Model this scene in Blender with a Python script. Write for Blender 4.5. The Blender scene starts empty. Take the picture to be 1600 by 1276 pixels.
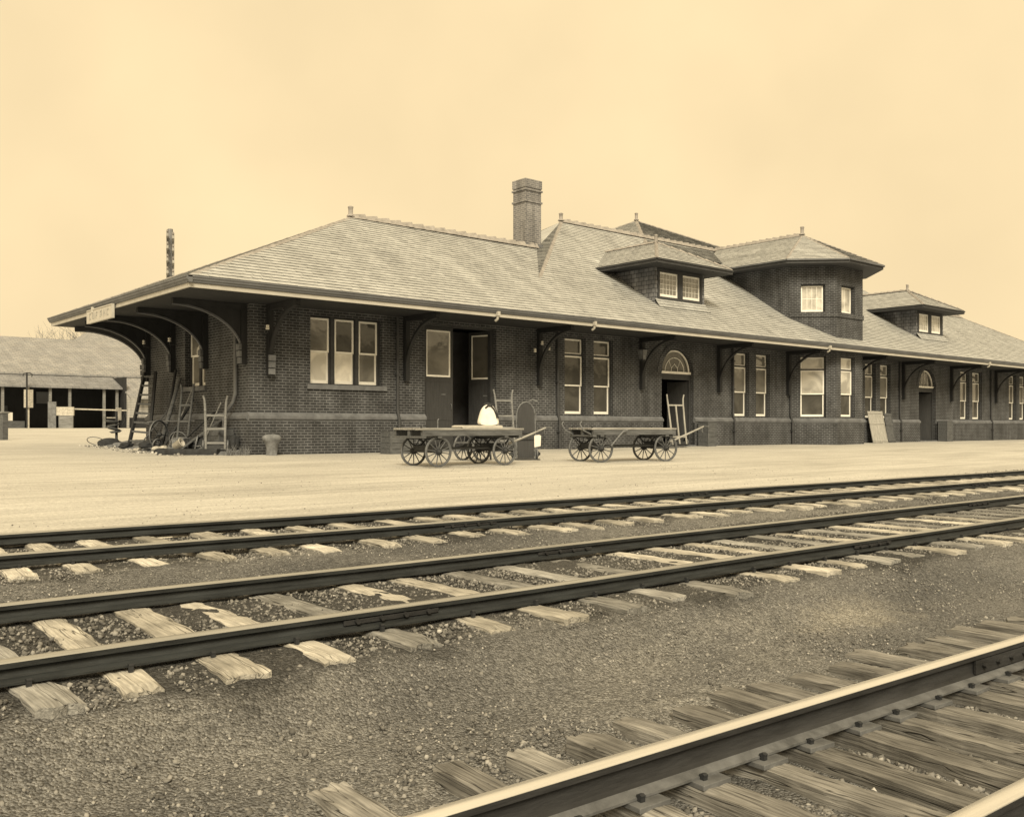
import bpy, math, random
import numpy as np
from mathutils import Vector, Matrix
random.seed(7); rng = np.random.default_rng(7)
S = bpy.context.scene
COL = S.collection
R = math.radians

# ---------------------------------------------------------------- camera
cd = bpy.data.cameras.new('camera'); cam = bpy.data.objects.new('camera', cd); COL.objects.link(cam)
cd.sensor_fit = 'HORIZONTAL'; cd.sensor_width = 36.0; cd.lens = 33.46
cd.shift_y = 0.0184; cd.clip_start = 0.05; cd.clip_end = 6000
cam.location = (0, 0, 0.78); cam.rotation_euler = (R(90), 0, R(-40.5))
S.camera = cam

# ---------------------------------------------------------------- sky, sun, exposure
SUN_EL, SUN_AZ = R(38), R(-145)          # azimuth measured from +Y towards +X
w = bpy.data.worlds.new('World'); S.world = w; w.use_nodes = True
nt = w.node_tree; nt.nodes.clear()
def N(t, typ, **kw):
    n = t.nodes.new(typ)
    for k, v in kw.items(): setattr(n, k, v)
    return n
sky = N(nt, 'ShaderNodeTexSky', sky_type='NISHITA', sun_disc=False, sun_elevation=SUN_EL, sun_rotation=SUN_AZ)
sky.air_density = 1.0; sky.dust_density = 4.0
bw = N(nt, 'ShaderNodeRGBToBW'); nt.links.new(sky.outputs[0], bw.inputs[0])
tint = N(nt, 'ShaderNodeVectorMath', operation='MULTIPLY'); nt.links.new(bw.outputs[0], tint.inputs[0])
tint.inputs[1].default_value = (1.0, 0.78, 0.44)
tc = N(nt, 'ShaderNodeTexCoord')
no = N(nt, 'ShaderNodeTexNoise'); no.inputs['Scale'].default_value = 3.0; no.inputs['Detail'].default_value = 4
nt.links.new(tc.outputs['Generated'], no.inputs['Vector'])
mr = N(nt, 'ShaderNodeMapRange'); mr.inputs[1].default_value = .3; mr.inputs[2].default_value = .7
mr.inputs[3].default_value = 9.1; mr.inputs[4].default_value = 10.9
nt.links.new(no.outputs[0], mr.inputs[0])
cloud = N(nt, 'ShaderNodeVectorMath', operation='MULTIPLY'); nt.links.new(mr.outputs[0], cloud.inputs[0])
cloud.inputs[1].default_value = (1.0, 0.785, 0.462)          # an even sepia overcast
mx = N(nt, 'ShaderNodeMix', data_type='RGBA'); mx.inputs[0].default_value = 0.94
nt.links.new(tint.outputs[0], mx.inputs[6]); nt.links.new(cloud.outputs[0], mx.inputs[7])
bg = N(nt, 'ShaderNodeBackground'); bg.inputs[1].default_value = 0.105
nt.links.new(mx.outputs[2], bg.inputs[0])
wo = N(nt, 'ShaderNodeOutputWorld'); nt.links.new(bg.outputs[0], wo.inputs[0])
sl = bpy.data.lights.new('sun', 'SUN'); sl.energy = 4.0; sl.angle = R(22); sl.color = (1.0, 0.87, 0.62)
so = bpy.data.objects.new('sun', sl); COL.objects.link(so)
sd = Vector((math.sin(SUN_AZ)*math.cos(SUN_EL), math.cos(SUN_AZ)*math.cos(SUN_EL), math.sin(SUN_EL)))
so.rotation_euler = sd.to_track_quat('Z', 'Y').to_euler(); so.location = (0, 0, 60)
S.view_settings.view_transform = 'Standard'; S.view_settings.look = 'None'
S.view_settings.exposure = 0.0; S.view_settings.gamma = 1.0; S.view_settings.use_curve_mapping = False
S.render.engine = 'CYCLES'

# ---------------------------------------------------------------- materials
MATS = {}
def neut(c):
    """the cooler grey of dark things"""
    k = min(1.0, max(0.0, 1-(sum(c)/3)/.42)); return (c[0]*(1-.09*k), c[1]*(1+.045*k), c[2]*(1+.34*k))
def mat(name, col, rough=.8, var=.25, scale=3.0, stretch=(1, 1, 1), bump=0.0, bscale=None, metallic=0.0,
        attr=False, rnd=.0, detail=5, spec=.5, coat=None):
    """plain surface whose colour varies by a noise; attr multiplies by the mesh's 'tone' colour"""
    col = neut(col)
    m = bpy.data.materials.new(name); m.use_nodes = True; t = m.node_tree; b = t.nodes['Principled BSDF']
    tcn = N(t, 'ShaderNodeTexCoord'); mp = N(t, 'ShaderNodeMapping'); mp.inputs['Scale'].default_value = stretch
    t.links.new(tcn.outputs['Object'], mp.inputs[0]); vec = mp.outputs[0]
    oi = N(t, 'ShaderNodeObjectInfo')
    if rnd:
        ad = N(t, 'ShaderNodeVectorMath', operation='ADD'); sc = N(t, 'ShaderNodeMath', operation='MULTIPLY')
        sc.inputs[1].default_value = 37.0; t.links.new(oi.outputs['Random'], sc.inputs[0])
        t.links.new(mp.outputs[0], ad.inputs[0]); t.links.new(sc.outputs[0], ad.inputs[1]); vec = ad.outputs[0]
    nz = N(t, 'ShaderNodeTexNoise'); nz.inputs['Scale'].default_value = scale; nz.inputs['Detail'].default_value = detail
    nz.inputs['Roughness'].default_value = .62
    t.links.new(vec, nz.inputs['Vector'])
    r = N(t, 'ShaderNodeMapRange'); r.inputs[1].default_value = .3; r.inputs[2].default_value = .7
    r.inputs[3].default_value = 1-var; r.inputs[4].default_value = 1+var
    t.links.new(nz.outputs[0], r.inputs[0])
    v = N(t, 'ShaderNodeVectorMath', operation='SCALE'); v.inputs[0].default_value = col
    t.links.new(r.outputs[0], v.inputs['Scale']); out = v.outputs[0]
    if rnd:
        r2 = N(t, 'ShaderNodeMapRange'); r2.inputs[3].default_value = 1-rnd; r2.inputs[4].default_value = 1+rnd
        t.links.new(oi.outputs['Random'], r2.inputs[0])
        v2 = N(t, 'ShaderNodeVectorMath', operation='SCALE'); t.links.new(out, v2.inputs[0]); t.links.new(r2.outputs[0], v2.inputs['Scale']); out = v2.outputs[0]
    if attr:
        a = N(t, 'ShaderNodeAttribute', attribute_name='tone')
        v3 = N(t, 'ShaderNodeVectorMath', operation='MULTIPLY'); t.links.new(out, v3.inputs[0]); t.links.new(a.outputs['Color'], v3.inputs[1]); out = v3.outputs[0]
    t.links.new(out, b.inputs['Base Color'])
    b.inputs['Roughness'].default_value = rough; b.inputs['Metallic'].default_value = metallic
    b.inputs['Specular IOR Level'].default_value = spec
    if bump:
        bn = N(t, 'ShaderNodeTexNoise'); bn.inputs['Scale'].default_value = bscale or scale*4; bn.inputs['Detail'].default_value = 6
        t.links.new(vec, bn.inputs['Vector'])
        bp = N(t, 'ShaderNodeBump'); bp.inputs['Strength'].default_value = bump; bp.inputs['Distance'].default_value = .02
        t.links.new(bn.outputs[0], bp.inputs['Height']); t.links.new(bp.outputs[0], b.inputs['Normal'])
    MATS[name] = m
    return m

def brickmat(name, bw_, rh, mortar, c1, c2, cm, rough=.85, bump=.5, var=.3, msmooth=.1, stain=(.72, 1.2)):
    c1, c2, cm = neut(c1), neut(c2), neut(cm)
    m = bpy.data.materials.new(name); m.use_nodes = True; t = m.node_tree; b = t.nodes['Principled BSDF']
    uv = N(t, 'ShaderNodeUVMap', uv_map='UVMap')
    nd = N(t, 'ShaderNodeTexNoise'); nd.inputs['Scale'].default_value = 6; nd.inputs['Detail'].default_value = 3
    t.links.new(uv.outputs[0], nd.inputs['Vector'])
    off = N(t, 'ShaderNodeVectorMath', operation='SCALE'); off.inputs['Scale'].default_value = rh*.16
    t.links.new(nd.outputs['Color'], off.inputs[0])
    ad = N(t, 'ShaderNodeVectorMath', operation='ADD'); t.links.new(uv.outputs[0], ad.inputs[0]); t.links.new(off.outputs[0], ad.inputs[1])
    br = N(t, 'ShaderNodeTexBrick'); br.inputs['Scale'].default_value = 1; br.inputs['Brick Width'].default_value = bw_
    br.inputs['Row Height'].default_value = rh; br.inputs['Mortar Size'].default_value = mortar; br.inputs['Mortar Smooth'].default_value = msmooth
    br.inputs['Color1'].default_value = (*c1, 1); br.inputs['Color2'].default_value = (*c2, 1); br.inputs['Mortar'].default_value = (*cm, 1)
    t.links.new(ad.outputs[0], br.inputs['Vector'])
    nz = N(t, 'ShaderNodeTexNoise'); nz.inputs['Scale'].default_value = .9; nz.inputs['Detail'].default_value = 7; nz.inputs['Roughness'].default_value = .7
    t.links.new(uv.outputs[0], nz.inputs['Vector'])
    r = N(t, 'ShaderNodeMapRange'); r.inputs[1].default_value = .3; r.inputs[2].default_value = .7; r.inputs[3].default_value = 1-var; r.inputs[4].default_value = 1+var
    t.links.new(nz.outputs[0], r.inputs[0])
    v = N(t, 'ShaderNodeVectorMath', operation='SCALE'); t.links.new(br.outputs['Color'], v.inputs[0]); t.links.new(r.outputs[0], v.inputs['Scale'])
    mp = N(t, 'ShaderNodeMapping'); mp.inputs['Scale'].default_value = (2.2, .22, 1); t.links.new(uv.outputs[0], mp.inputs[0])
    n3 = N(t, 'ShaderNodeTexNoise'); n3.inputs['Scale'].default_value = 1.5; n3.inputs['Detail'].default_value = 6; t.links.new(mp.outputs[0], n3.inputs['Vector'])
    r3 = N(t, 'ShaderNodeMapRange'); r3.inputs[1].default_value = .35; r3.inputs[2].default_value = .65; r3.inputs[3].default_value = stain[0]; r3.inputs[4].default_value = stain[1]; t.links.new(n3.outputs[0], r3.inputs[0])
    vv = N(t, 'ShaderNodeVectorMath', operation='SCALE'); t.links.new(v.outputs[0], vv.inputs[0]); t.links.new(r3.outputs[0], vv.inputs['Scale']); v = vv
    t.links.new(v.outputs[0], b.inputs['Base Color']); b.inputs['Roughness'].default_value = rough
    n2 = N(t, 'ShaderNodeTexNoise'); n2.inputs['Scale'].default_value = 60; t.links.new(uv.outputs[0], n2.inputs['Vector'])
    su = N(t, 'ShaderNodeMath', operation='SUBTRACT'); mu = N(t, 'ShaderNodeMath', operation='MULTIPLY'); mu.inputs[1].default_value = .35
    t.links.new(n2.outputs[0], mu.inputs[0]); t.links.new(mu.outputs[0], su.inputs[0]); t.links.new(br.outputs['Fac'], su.inputs[1])
    bp = N(t, 'ShaderNodeBump'); bp.inputs['Strength'].default_value = bump; bp.inputs['Distance'].default_value = .012
    t.links.new(su.outputs[0], bp.inputs['Height']); t.links.new(bp.outputs[0], b.inputs['Normal'])
    MATS[name] = m
    return m

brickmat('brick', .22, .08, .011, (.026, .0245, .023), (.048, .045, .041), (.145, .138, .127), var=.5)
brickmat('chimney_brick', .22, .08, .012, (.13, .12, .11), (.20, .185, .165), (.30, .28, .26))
brickmat('shingle', .26, .17, .012, (.13, .125, .12), (.20, .19, .18), (.035, .034, .032), var=.3)
brickmat('far_shingle', .5, .28, .02, (.27, .26, .245), (.33, .315, .295), (.17, .165, .155), stain=(.9, 1.08), var=.2, bump=.3)
brickmat('porch_shingle', .5, .28, .02, (.20, .19, .18), (.25, .24, .225), (.14, .135, .13), stain=(.9, 1.08), var=.25, bump=.3)
brickmat('clapboard', 6.0, .18, .012, (.36, .35, .33), (.40, .39, .37), (.10, .10, .095), var=.15)
mat('slate', (.42, .43, .435), rough=.55, var=.17, scale=1.3, stretch=(1, .16, .16), attr=True, bump=.15, bscale=40)
mat('keg_stone', (.17, .163, .15), rough=.9, var=.4, scale=6, bump=.4, bscale=30)
mat('stone', (.145, .139, .13), rough=.9, var=.3, scale=4, bump=.4, bscale=30)
mat('tile_terracotta', (.30, .27, .235), rough=.8, var=.3, scale=5, bump=.2)
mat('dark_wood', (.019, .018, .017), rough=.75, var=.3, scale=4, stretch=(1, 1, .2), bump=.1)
mat('brace_pale', (.11, .105, .10), rough=.6, var=.2)  # curved braces of the end brackets, paler than their posts
mat('trim_dark', (.045, .042, .038), rough=.7, var=.25, scale=5)
mat('door_wood', (.040, .037, .033), rough=.6, var=.25, scale=4, stretch=(6, 6, .5), bump=.1)
mat('white_paint', (.93, .92, .89), rough=.55, var=.07, scale=6, bump=.05)
mat('fascia_paint', (.46, .445, .415), rough=.6, var=.15, scale=3, stretch=(.4, 1, 1))
mat('gutter_paint', (.13, .124, .115), rough=.55, var=.25, scale=2, stretch=(.5, 1, 1))
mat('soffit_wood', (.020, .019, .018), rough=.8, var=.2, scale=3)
mat('iron', (.03, .029, .027), rough=.6, var=.4, scale=12, bump=.2, spec=.4)
mat('iron_worn', (.14, .135, .125), rough=.5, var=.4, scale=12, bump=.1)
mat('ceramic', (.68, .66, .61), rough=.25, var=.05)
mat('old_wood', (.21, .20, .18), rough=.85, var=.45, scale=3, stretch=(1, 9, 9), bump=.35, bscale=9)
mat('wagon_wood', (.10, .095, .085), rough=.8, var=.4, scale=3, stretch=(1, 6, 6), bump=.3)
mat('deck_wood', (.30, .285, .255), rough=.85, var=.35, scale=3, stretch=(1, 9, 9), bump=.3)
mat('canvas', (.80, .78, .74), rough=.9, var=.10, scale=7, bump=.7, bscale=7)
mat('canvas_grey', (.50, .48, .44), rough=.9, var=.12, scale=7, bump=.25, bscale=9)
mat('paper', (.75, .73, .69), rough=.8, var=.06)
mat('rail_side', (.030, .030, .026), rough=.6, var=.45, scale=7, stretch=(.4, 2, 2), bump=.25, bscale=35, spec=.35)
mat('rail_rust', (.034, .031, .027), rough=.65, var=.45, scale=6, stretch=(.4, 2, 2), bump=.25, bscale=35, spec=.35)
mat('rail_flange', (.125, .118, .105), rough=.75, var=.4, scale=9, bump=.25, bscale=35)
mat('rail_top', (.80, .79, .77), rough=.36, var=.14, scale=4, stretch=(.15, 5, 5), metallic=.75)
mat('rail_top_dull', (.40, .395, .37), rough=.42, var=.25, scale=4, stretch=(.15, 5, 5), metallic=.6)
mat('stone_chip', (.33, .312, .28), rough=.9, var=.2, scale=20, attr=True)
mat('bark', (.17, .163, .15), rough=.9, var=.3, scale=6)
mat('pole_wood', (.20, .19, .175), rough=.9, var=.3, scale=4, stretch=(4, 4, .5))
mat('rag', (.028, .027, .025), rough=.9, var=.5, scale=6, bump=.5, bscale=14)
mat('junk_light', (.48, .46, .42), rough=.8, var=.3, scale=9)
mat('soil', (.17, .163, .15), rough=.95, var=.4, scale=6, bump=.5)
mat('interior', (.11, .10, .09), rough=.9, var=.2)
mat('crate_wood', (.36, .345, .31), rough=.85, var=.35, scale=4, stretch=(8, 8, .8), bump=.3)

def glassmat(name, lo, hi, refl, nscale, rough=.06):
    """old wavy window glass: a dark room behind, dust and reflected sky painted into the colour as patches"""
    m = bpy.data.materials.new(name); m.use_nodes = True; t = m.node_tree; b = t.nodes['Principled BSDF']
    tcn = N(t, 'ShaderNodeTexCoord'); oi = N(t, 'ShaderNodeObjectInfo')
    sc = N(t, 'ShaderNodeMath', operation='MULTIPLY'); sc.inputs[1].default_value = 53.0; t.links.new(oi.outputs['Random'], sc.inputs[0])
    ad = N(t, 'ShaderNodeVectorMath', operation='ADD'); t.links.new(tcn.outputs['Object'], ad.inputs[0]); t.links.new(sc.outputs[0], ad.inputs[1])
    nz = N(t, 'ShaderNodeTexNoise'); nz.inputs['Scale'].default_value = nscale; nz.inputs['Detail'].default_value = 5; nz.inputs['Distortion'].default_value = .8
    t.links.new(ad.outputs[0], nz.inputs['Vector'])
    r = N(t, 'ShaderNodeMapRange'); r.inputs[1].default_value = .42; r.inputs[2].default_value = .6; r.inputs[3].default_value = lo; r.inputs[4].default_value = hi  # lighter patches of the base colour stand for dust film and reflected sky
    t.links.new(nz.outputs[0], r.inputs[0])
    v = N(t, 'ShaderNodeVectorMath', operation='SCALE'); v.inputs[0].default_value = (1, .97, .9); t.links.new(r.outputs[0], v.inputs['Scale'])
    t.links.new(v.outputs[0], b.inputs['Base Color'])
    b.inputs['Roughness'].default_value = rough; b.inputs['IOR'].default_value = refl
    bn = N(t, 'ShaderNodeTexNoise'); bn.inputs['Scale'].default_value = 2.5; t.links.new(ad.outputs[0], bn.inputs['Vector'])
    bp = N(t, 'ShaderNodeBump'); bp.inputs['Strength'].default_value = .06; bp.inputs['Distance'].default_value = .05
    t.links.new(bn.outputs[0], bp.inputs['Height']); t.links.new(bp.outputs[0], b.inputs['Normal'])
    MATS[name] = m
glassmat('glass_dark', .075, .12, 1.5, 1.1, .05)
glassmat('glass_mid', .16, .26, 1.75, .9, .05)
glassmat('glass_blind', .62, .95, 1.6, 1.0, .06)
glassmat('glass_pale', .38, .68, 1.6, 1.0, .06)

def tiemat(name, base, cw=.013, cst=(.5, 7, 7), cs=1.0, gr=(.80, 1.16)):
    """weathered sleeper: grain, checks and stains along its length (local X)"""
    base = neut(base)
    m = bpy.data.materials.new(name); m.use_nodes = True; t = m.node_tree; b = t.nodes['Principled BSDF']
    tcn = N(t, 'ShaderNodeTexCoord'); oi = N(t, 'ShaderNodeObjectInfo')
    sc = N(t, 'ShaderNodeMath', operation='MULTIPLY'); sc.inputs[1].default_value = 91.0; t.links.new(oi.outputs['Random'], sc.inputs[0])
    ad = N(t, 'ShaderNodeVectorMath', operation='ADD'); t.links.new(tcn.outputs['Object'], ad.inputs[0]); t.links.new(sc.outputs[0], ad.inputs[1])
    def noise(scale, st, det=6, dist=0.):
        mp = N(t, 'ShaderNodeMapping'); mp.inputs['Scale'].default_value = st; t.links.new(ad.outputs[0], mp.inputs[0])
        n = N(t, 'ShaderNodeTexNoise'); n.inputs['Scale'].default_value = scale; n.inputs['Detail'].default_value = det; n.inputs['Distortion'].default_value = dist
        t.links.new(mp.outputs[0], n.inputs['Vector']); return n.outputs[0]
    def rng_(src, a, b_, c, d):
        r = N(t, 'ShaderNodeMapRange'); r.inputs[1].default_value = a; r.inputs[2].default_value = b_; r.inputs[3].default_value = c; r.inputs[4].default_value = d
        t.links.new(src, r.inputs[0]); return r.outputs[0]
    def mul(a, b_):
        x = N(t, 'ShaderNodeMath', operation='MULTIPLY'); t.links.new(a, x.inputs[0]); t.links.new(b_, x.inputs[1]); return x.outputs[0]
    grain = rng_(noise(3, (1.2, 26, 26), 7), .3, .7, *gr)
    crack = noise(cs, cst, 2, .12)
    cr = N(t, 'ShaderNodeMath', operation='SUBTRACT'); t.links.new(crack, cr.inputs[0]); cr.inputs[1].default_value = .5
    ab = N(t, 'ShaderNodeMath', operation='ABSOLUTE'); t.links.new(cr.outputs[0], ab.inputs[0])
    crk = rng_(ab.outputs[0], .0, cw, .15, 1.0)
    sta = rng_(noise(3.5, (1, 1, 1), 5), .35, .7, .62, 1.2)
    rn = rng_(oi.outputs['Random'], 0, 1, .72, 1.25)
    f = mul(mul(mul(grain, crk), sta), rn)
    v = N(t, 'ShaderNodeVectorMath', operation='SCALE'); v.inputs[0].default_value = base; t.links.new(f, v.inputs['Scale'])
    t.links.new(v.outputs[0], b.inputs['Base Color']); b.inputs['Roughness'].default_value = .9
    b.inputs['Specular IOR Level'].default_value = .25
    h = N(t, 'ShaderNodeMath', operation='MULTIPLY_ADD'); t.links.new(crk, h.inputs[0]); h.inputs[1].default_value = 1.4; t.links.new(grain, h.inputs[2])
    bp = N(t, 'ShaderNodeBump'); bp.inputs['Strength'].default_value = .55; bp.inputs['Distance'].default_value = .010
    t.links.new(h.outputs[0], bp.inputs['Height']); t.links.new(bp.outputs[0], b.inputs['Normal'])
    MATS[name] = m
tiemat('tie_dark', (.27, .25, .215), .010, (.34, 16, 16), 1.0, (.55, 1.3)); tiemat('tie_pale', (.52, .50, .455), .009, (.4, 13, 13), 1.0, (.66, 1.22)); tiemat('tie_mid', (.33, .318, .29), .010, (.4, 14, 14), 1.0, (.6, 1.25))

def groundmat(name, ca, cb, cc, sc1, sc2, bump, bscale, speck=.35, chips=0, streak=0, spill=None):
    ca, cb, cc = neut(ca), neut(cb), neut(cc)
    m = bpy.data.materials.new(name); m.use_nodes = True; t = m.node_tree; b = t.nodes['Principled BSDF']
    tcn = N(t, 'ShaderNodeTexCoord')
    def nz(s, d=8, st=None):
        v = tcn.outputs['Object']
        if st:
            mp = N(t, 'ShaderNodeMapping'); mp.inputs['Scale'].default_value = st; t.links.new(v, mp.inputs[0]); v = mp.outputs[0]
        n = N(t, 'ShaderNodeTexNoise'); n.inputs['Scale'].default_value = s; n.inputs['Detail'].default_value = d; n.inputs['Roughness'].default_value = .65
        t.links.new(v, n.inputs['Vector']); return n.outputs[0]
    r = N(t, 'ShaderNodeValToRGB'); e = r.color_ramp.elements
    e[0].position = .32; e[0].color = (*ca, 1); e[1].position = .68; e[1].color = (*cc, 1)
    x = e.new(.5); x.color = (*cb, 1)
    t.links.new(nz(sc1, 8, (.6, 1.4, 1)), r.inputs[0])
    q = N(t, 'ShaderNodeMapRange'); q.inputs[1].default_value = .3; q.inputs[2].default_value = .7; q.inputs[3].default_value = 1-speck; q.inputs[4].default_value = 1+speck
    t.links.new(nz(sc2, 6), q.inputs[0])
    v = N(t, 'ShaderNodeVectorMath', operation='SCALE'); t.links.new(r.outputs[0], v.inputs[0]); t.links.new(q.outputs[0], v.inputs['Scale'])
    out = v.outputs[0]; hgt = nz(bscale, 6)
    if streak:                                        # wheel and barrow marks drawn out along the platform
        r3 = N(t, 'ShaderNodeMapRange'); r3.inputs[1].default_value = .35; r3.inputs[2].default_value = .62; r3.inputs[3].default_value = 1-streak; r3.inputs[4].default_value = 1.03
        t.links.new(nz(1.6, 7, (.16, 2.2, 1)), r3.inputs[0])
        v3 = N(t, 'ShaderNodeVectorMath', operation='SCALE'); t.links.new(out, v3.inputs[0]); t.links.new(r3.outputs[0], v3.inputs['Scale']); out = v3.outputs[0]
    if spill:                                         # a thin scatter of pale sand
        mp = N(t, 'ShaderNodeMapping', vector_type='TEXTURE'); mp.inputs['Location'].default_value = (*spill[:2], 0); mp.inputs['Rotation'].default_value = (0, 0, spill[4]); mp.inputs['Scale'].default_value = (spill[2], spill[3], 1000)
        t.links.new(tcn.outputs['Object'], mp.inputs[0]); ln = N(t, 'ShaderNodeVectorMath', operation='LENGTH'); t.links.new(mp.outputs[0], ln.inputs[0])
        ad_ = N(t, 'ShaderNodeMath', operation='MULTIPLY_ADD'); t.links.new(nz(7, 8), ad_.inputs[0]); ad_.inputs[1].default_value = 2.2; t.links.new(ln.outputs['Value'], ad_.inputs[2])
        r5 = N(t, 'ShaderNodeMapRange', interpolation_type='SMOOTHSTEP'); r5.inputs[1].default_value = 1.0; r5.inputs[2].default_value = 2.3; r5.inputs[3].default_value = .5; r5.inputs[4].default_value = 0; t.links.new(ad_.outputs[0], r5.inputs[0])
        m5 = N(t, 'ShaderNodeMix', data_type='RGBA'); t.links.new(r5.outputs[0], m5.inputs[0]); t.links.new(out, m5.inputs[6]); m5.inputs[7].default_value = (.50, .475, .42, 1); out = m5.outputs[2]
    if chips:
        ba = N(t, 'ShaderNodeAttribute', attribute_name='bed')
        bm_ = N(t, 'ShaderNodeMath', operation='MULTIPLY_ADD'); t.links.new(nz(5, 8), bm_.inputs[0]); bm_.inputs[1].default_value = 1.5; t.links.new(ba.outputs['Fac'], bm_.inputs[2])
        r6 = N(t, 'ShaderNodeMapRange', interpolation_type='SMOOTHSTEP'); r6.inputs[1].default_value = 1.0; r6.inputs[2].default_value = 1.6; r6.inputs[3].default_value = 1; r6.inputs[4].default_value = .45; t.links.new(bm_.outputs[0], r6.inputs[0])
        v6 = N(t, 'ShaderNodeVectorMath', operation='SCALE'); t.links.new(out, v6.inputs[0]); t.links.new(r6.outputs[0], v6.inputs['Scale']); out = v6.outputs[0]
    if chips:                                         # packed angular chips
        dn = N(t, 'ShaderNodeTexNoise'); dn.inputs['Scale'].default_value = 30; t.links.new(tcn.outputs['Object'], dn.inputs['Vector'])
        ds = N(t, 'ShaderNodeVectorMath', operation='SCALE'); ds.inputs['Scale'].default_value = .012; t.links.new(dn.outputs['Color'], ds.inputs[0])
        da = N(t, 'ShaderNodeVectorMath', operation='ADD'); t.links.new(tcn.outputs['Object'], da.inputs[0]); t.links.new(ds.outputs[0], da.inputs[1])
        vo = N(t, 'ShaderNodeTexVoronoi'); vo.inputs['Scale'].default_value = chips; t.links.new(da.outputs[0], vo.inputs['Vector'])
        v2_ = N(t, 'ShaderNodeTexVoronoi'); v2_.inputs['Scale'].default_value = chips*2.3; t.links.new(da.outputs[0], v2_.inputs['Vector'])
        for q_, (lo_, hi_) in ((vo, (.68, 1.32)), (v2_, (.78, 1.22))):
            b2 = N(t, 'ShaderNodeRGBToBW'); t.links.new(q_.outputs['Color'], b2.inputs[0])
            r4 = N(t, 'ShaderNodeMapRange'); r4.inputs[1].default_value = .2; r4.inputs[2].default_value = .8; r4.inputs[3].default_value = lo_; r4.inputs[4].default_value = hi_; t.links.new(b2.outputs[0], r4.inputs[0])
            v4 = N(t, 'ShaderNodeVectorMath', operation='SCALE'); t.links.new(out, v4.inputs[0]); t.links.new(r4.outputs[0], v4.inputs['Scale']); out = v4.outputs[0]
        h2 = N(t, 'ShaderNodeMath', operation='MULTIPLY_ADD'); t.links.new(vo.outputs['Distance'], h2.inputs[0]); h2.inputs[1].default_value = -1.3; t.links.new(hgt, h2.inputs[2]); hgt = h2.outputs[0]
    t.links.new(out, b.inputs['Base Color']); b.inputs['Roughness'].default_value = .95; b.inputs['Specular IOR Level'].default_value = .2
    bp = N(t, 'ShaderNodeBump'); bp.inputs['Strength'].default_value = bump; bp.inputs['Distance'].default_value = .03
    t.links.new(hgt, bp.inputs['Height']); t.links.new(bp.outputs[0], b.inputs['Normal'])
    MATS[name] = m
groundmat('sand', (.44, .43, .405), (.54, .53, .50), (.59, .58, .55), .35, 26, .7, 22, .26, streak=.22)
groundmat('cinder', (.125, .116, .10), (.205, .191, .166), (.30, .284, .25), .5, 28, .8, 40, .28, chips=78, spill=(6.3, 3.62, .75, .26, -.05))

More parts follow.
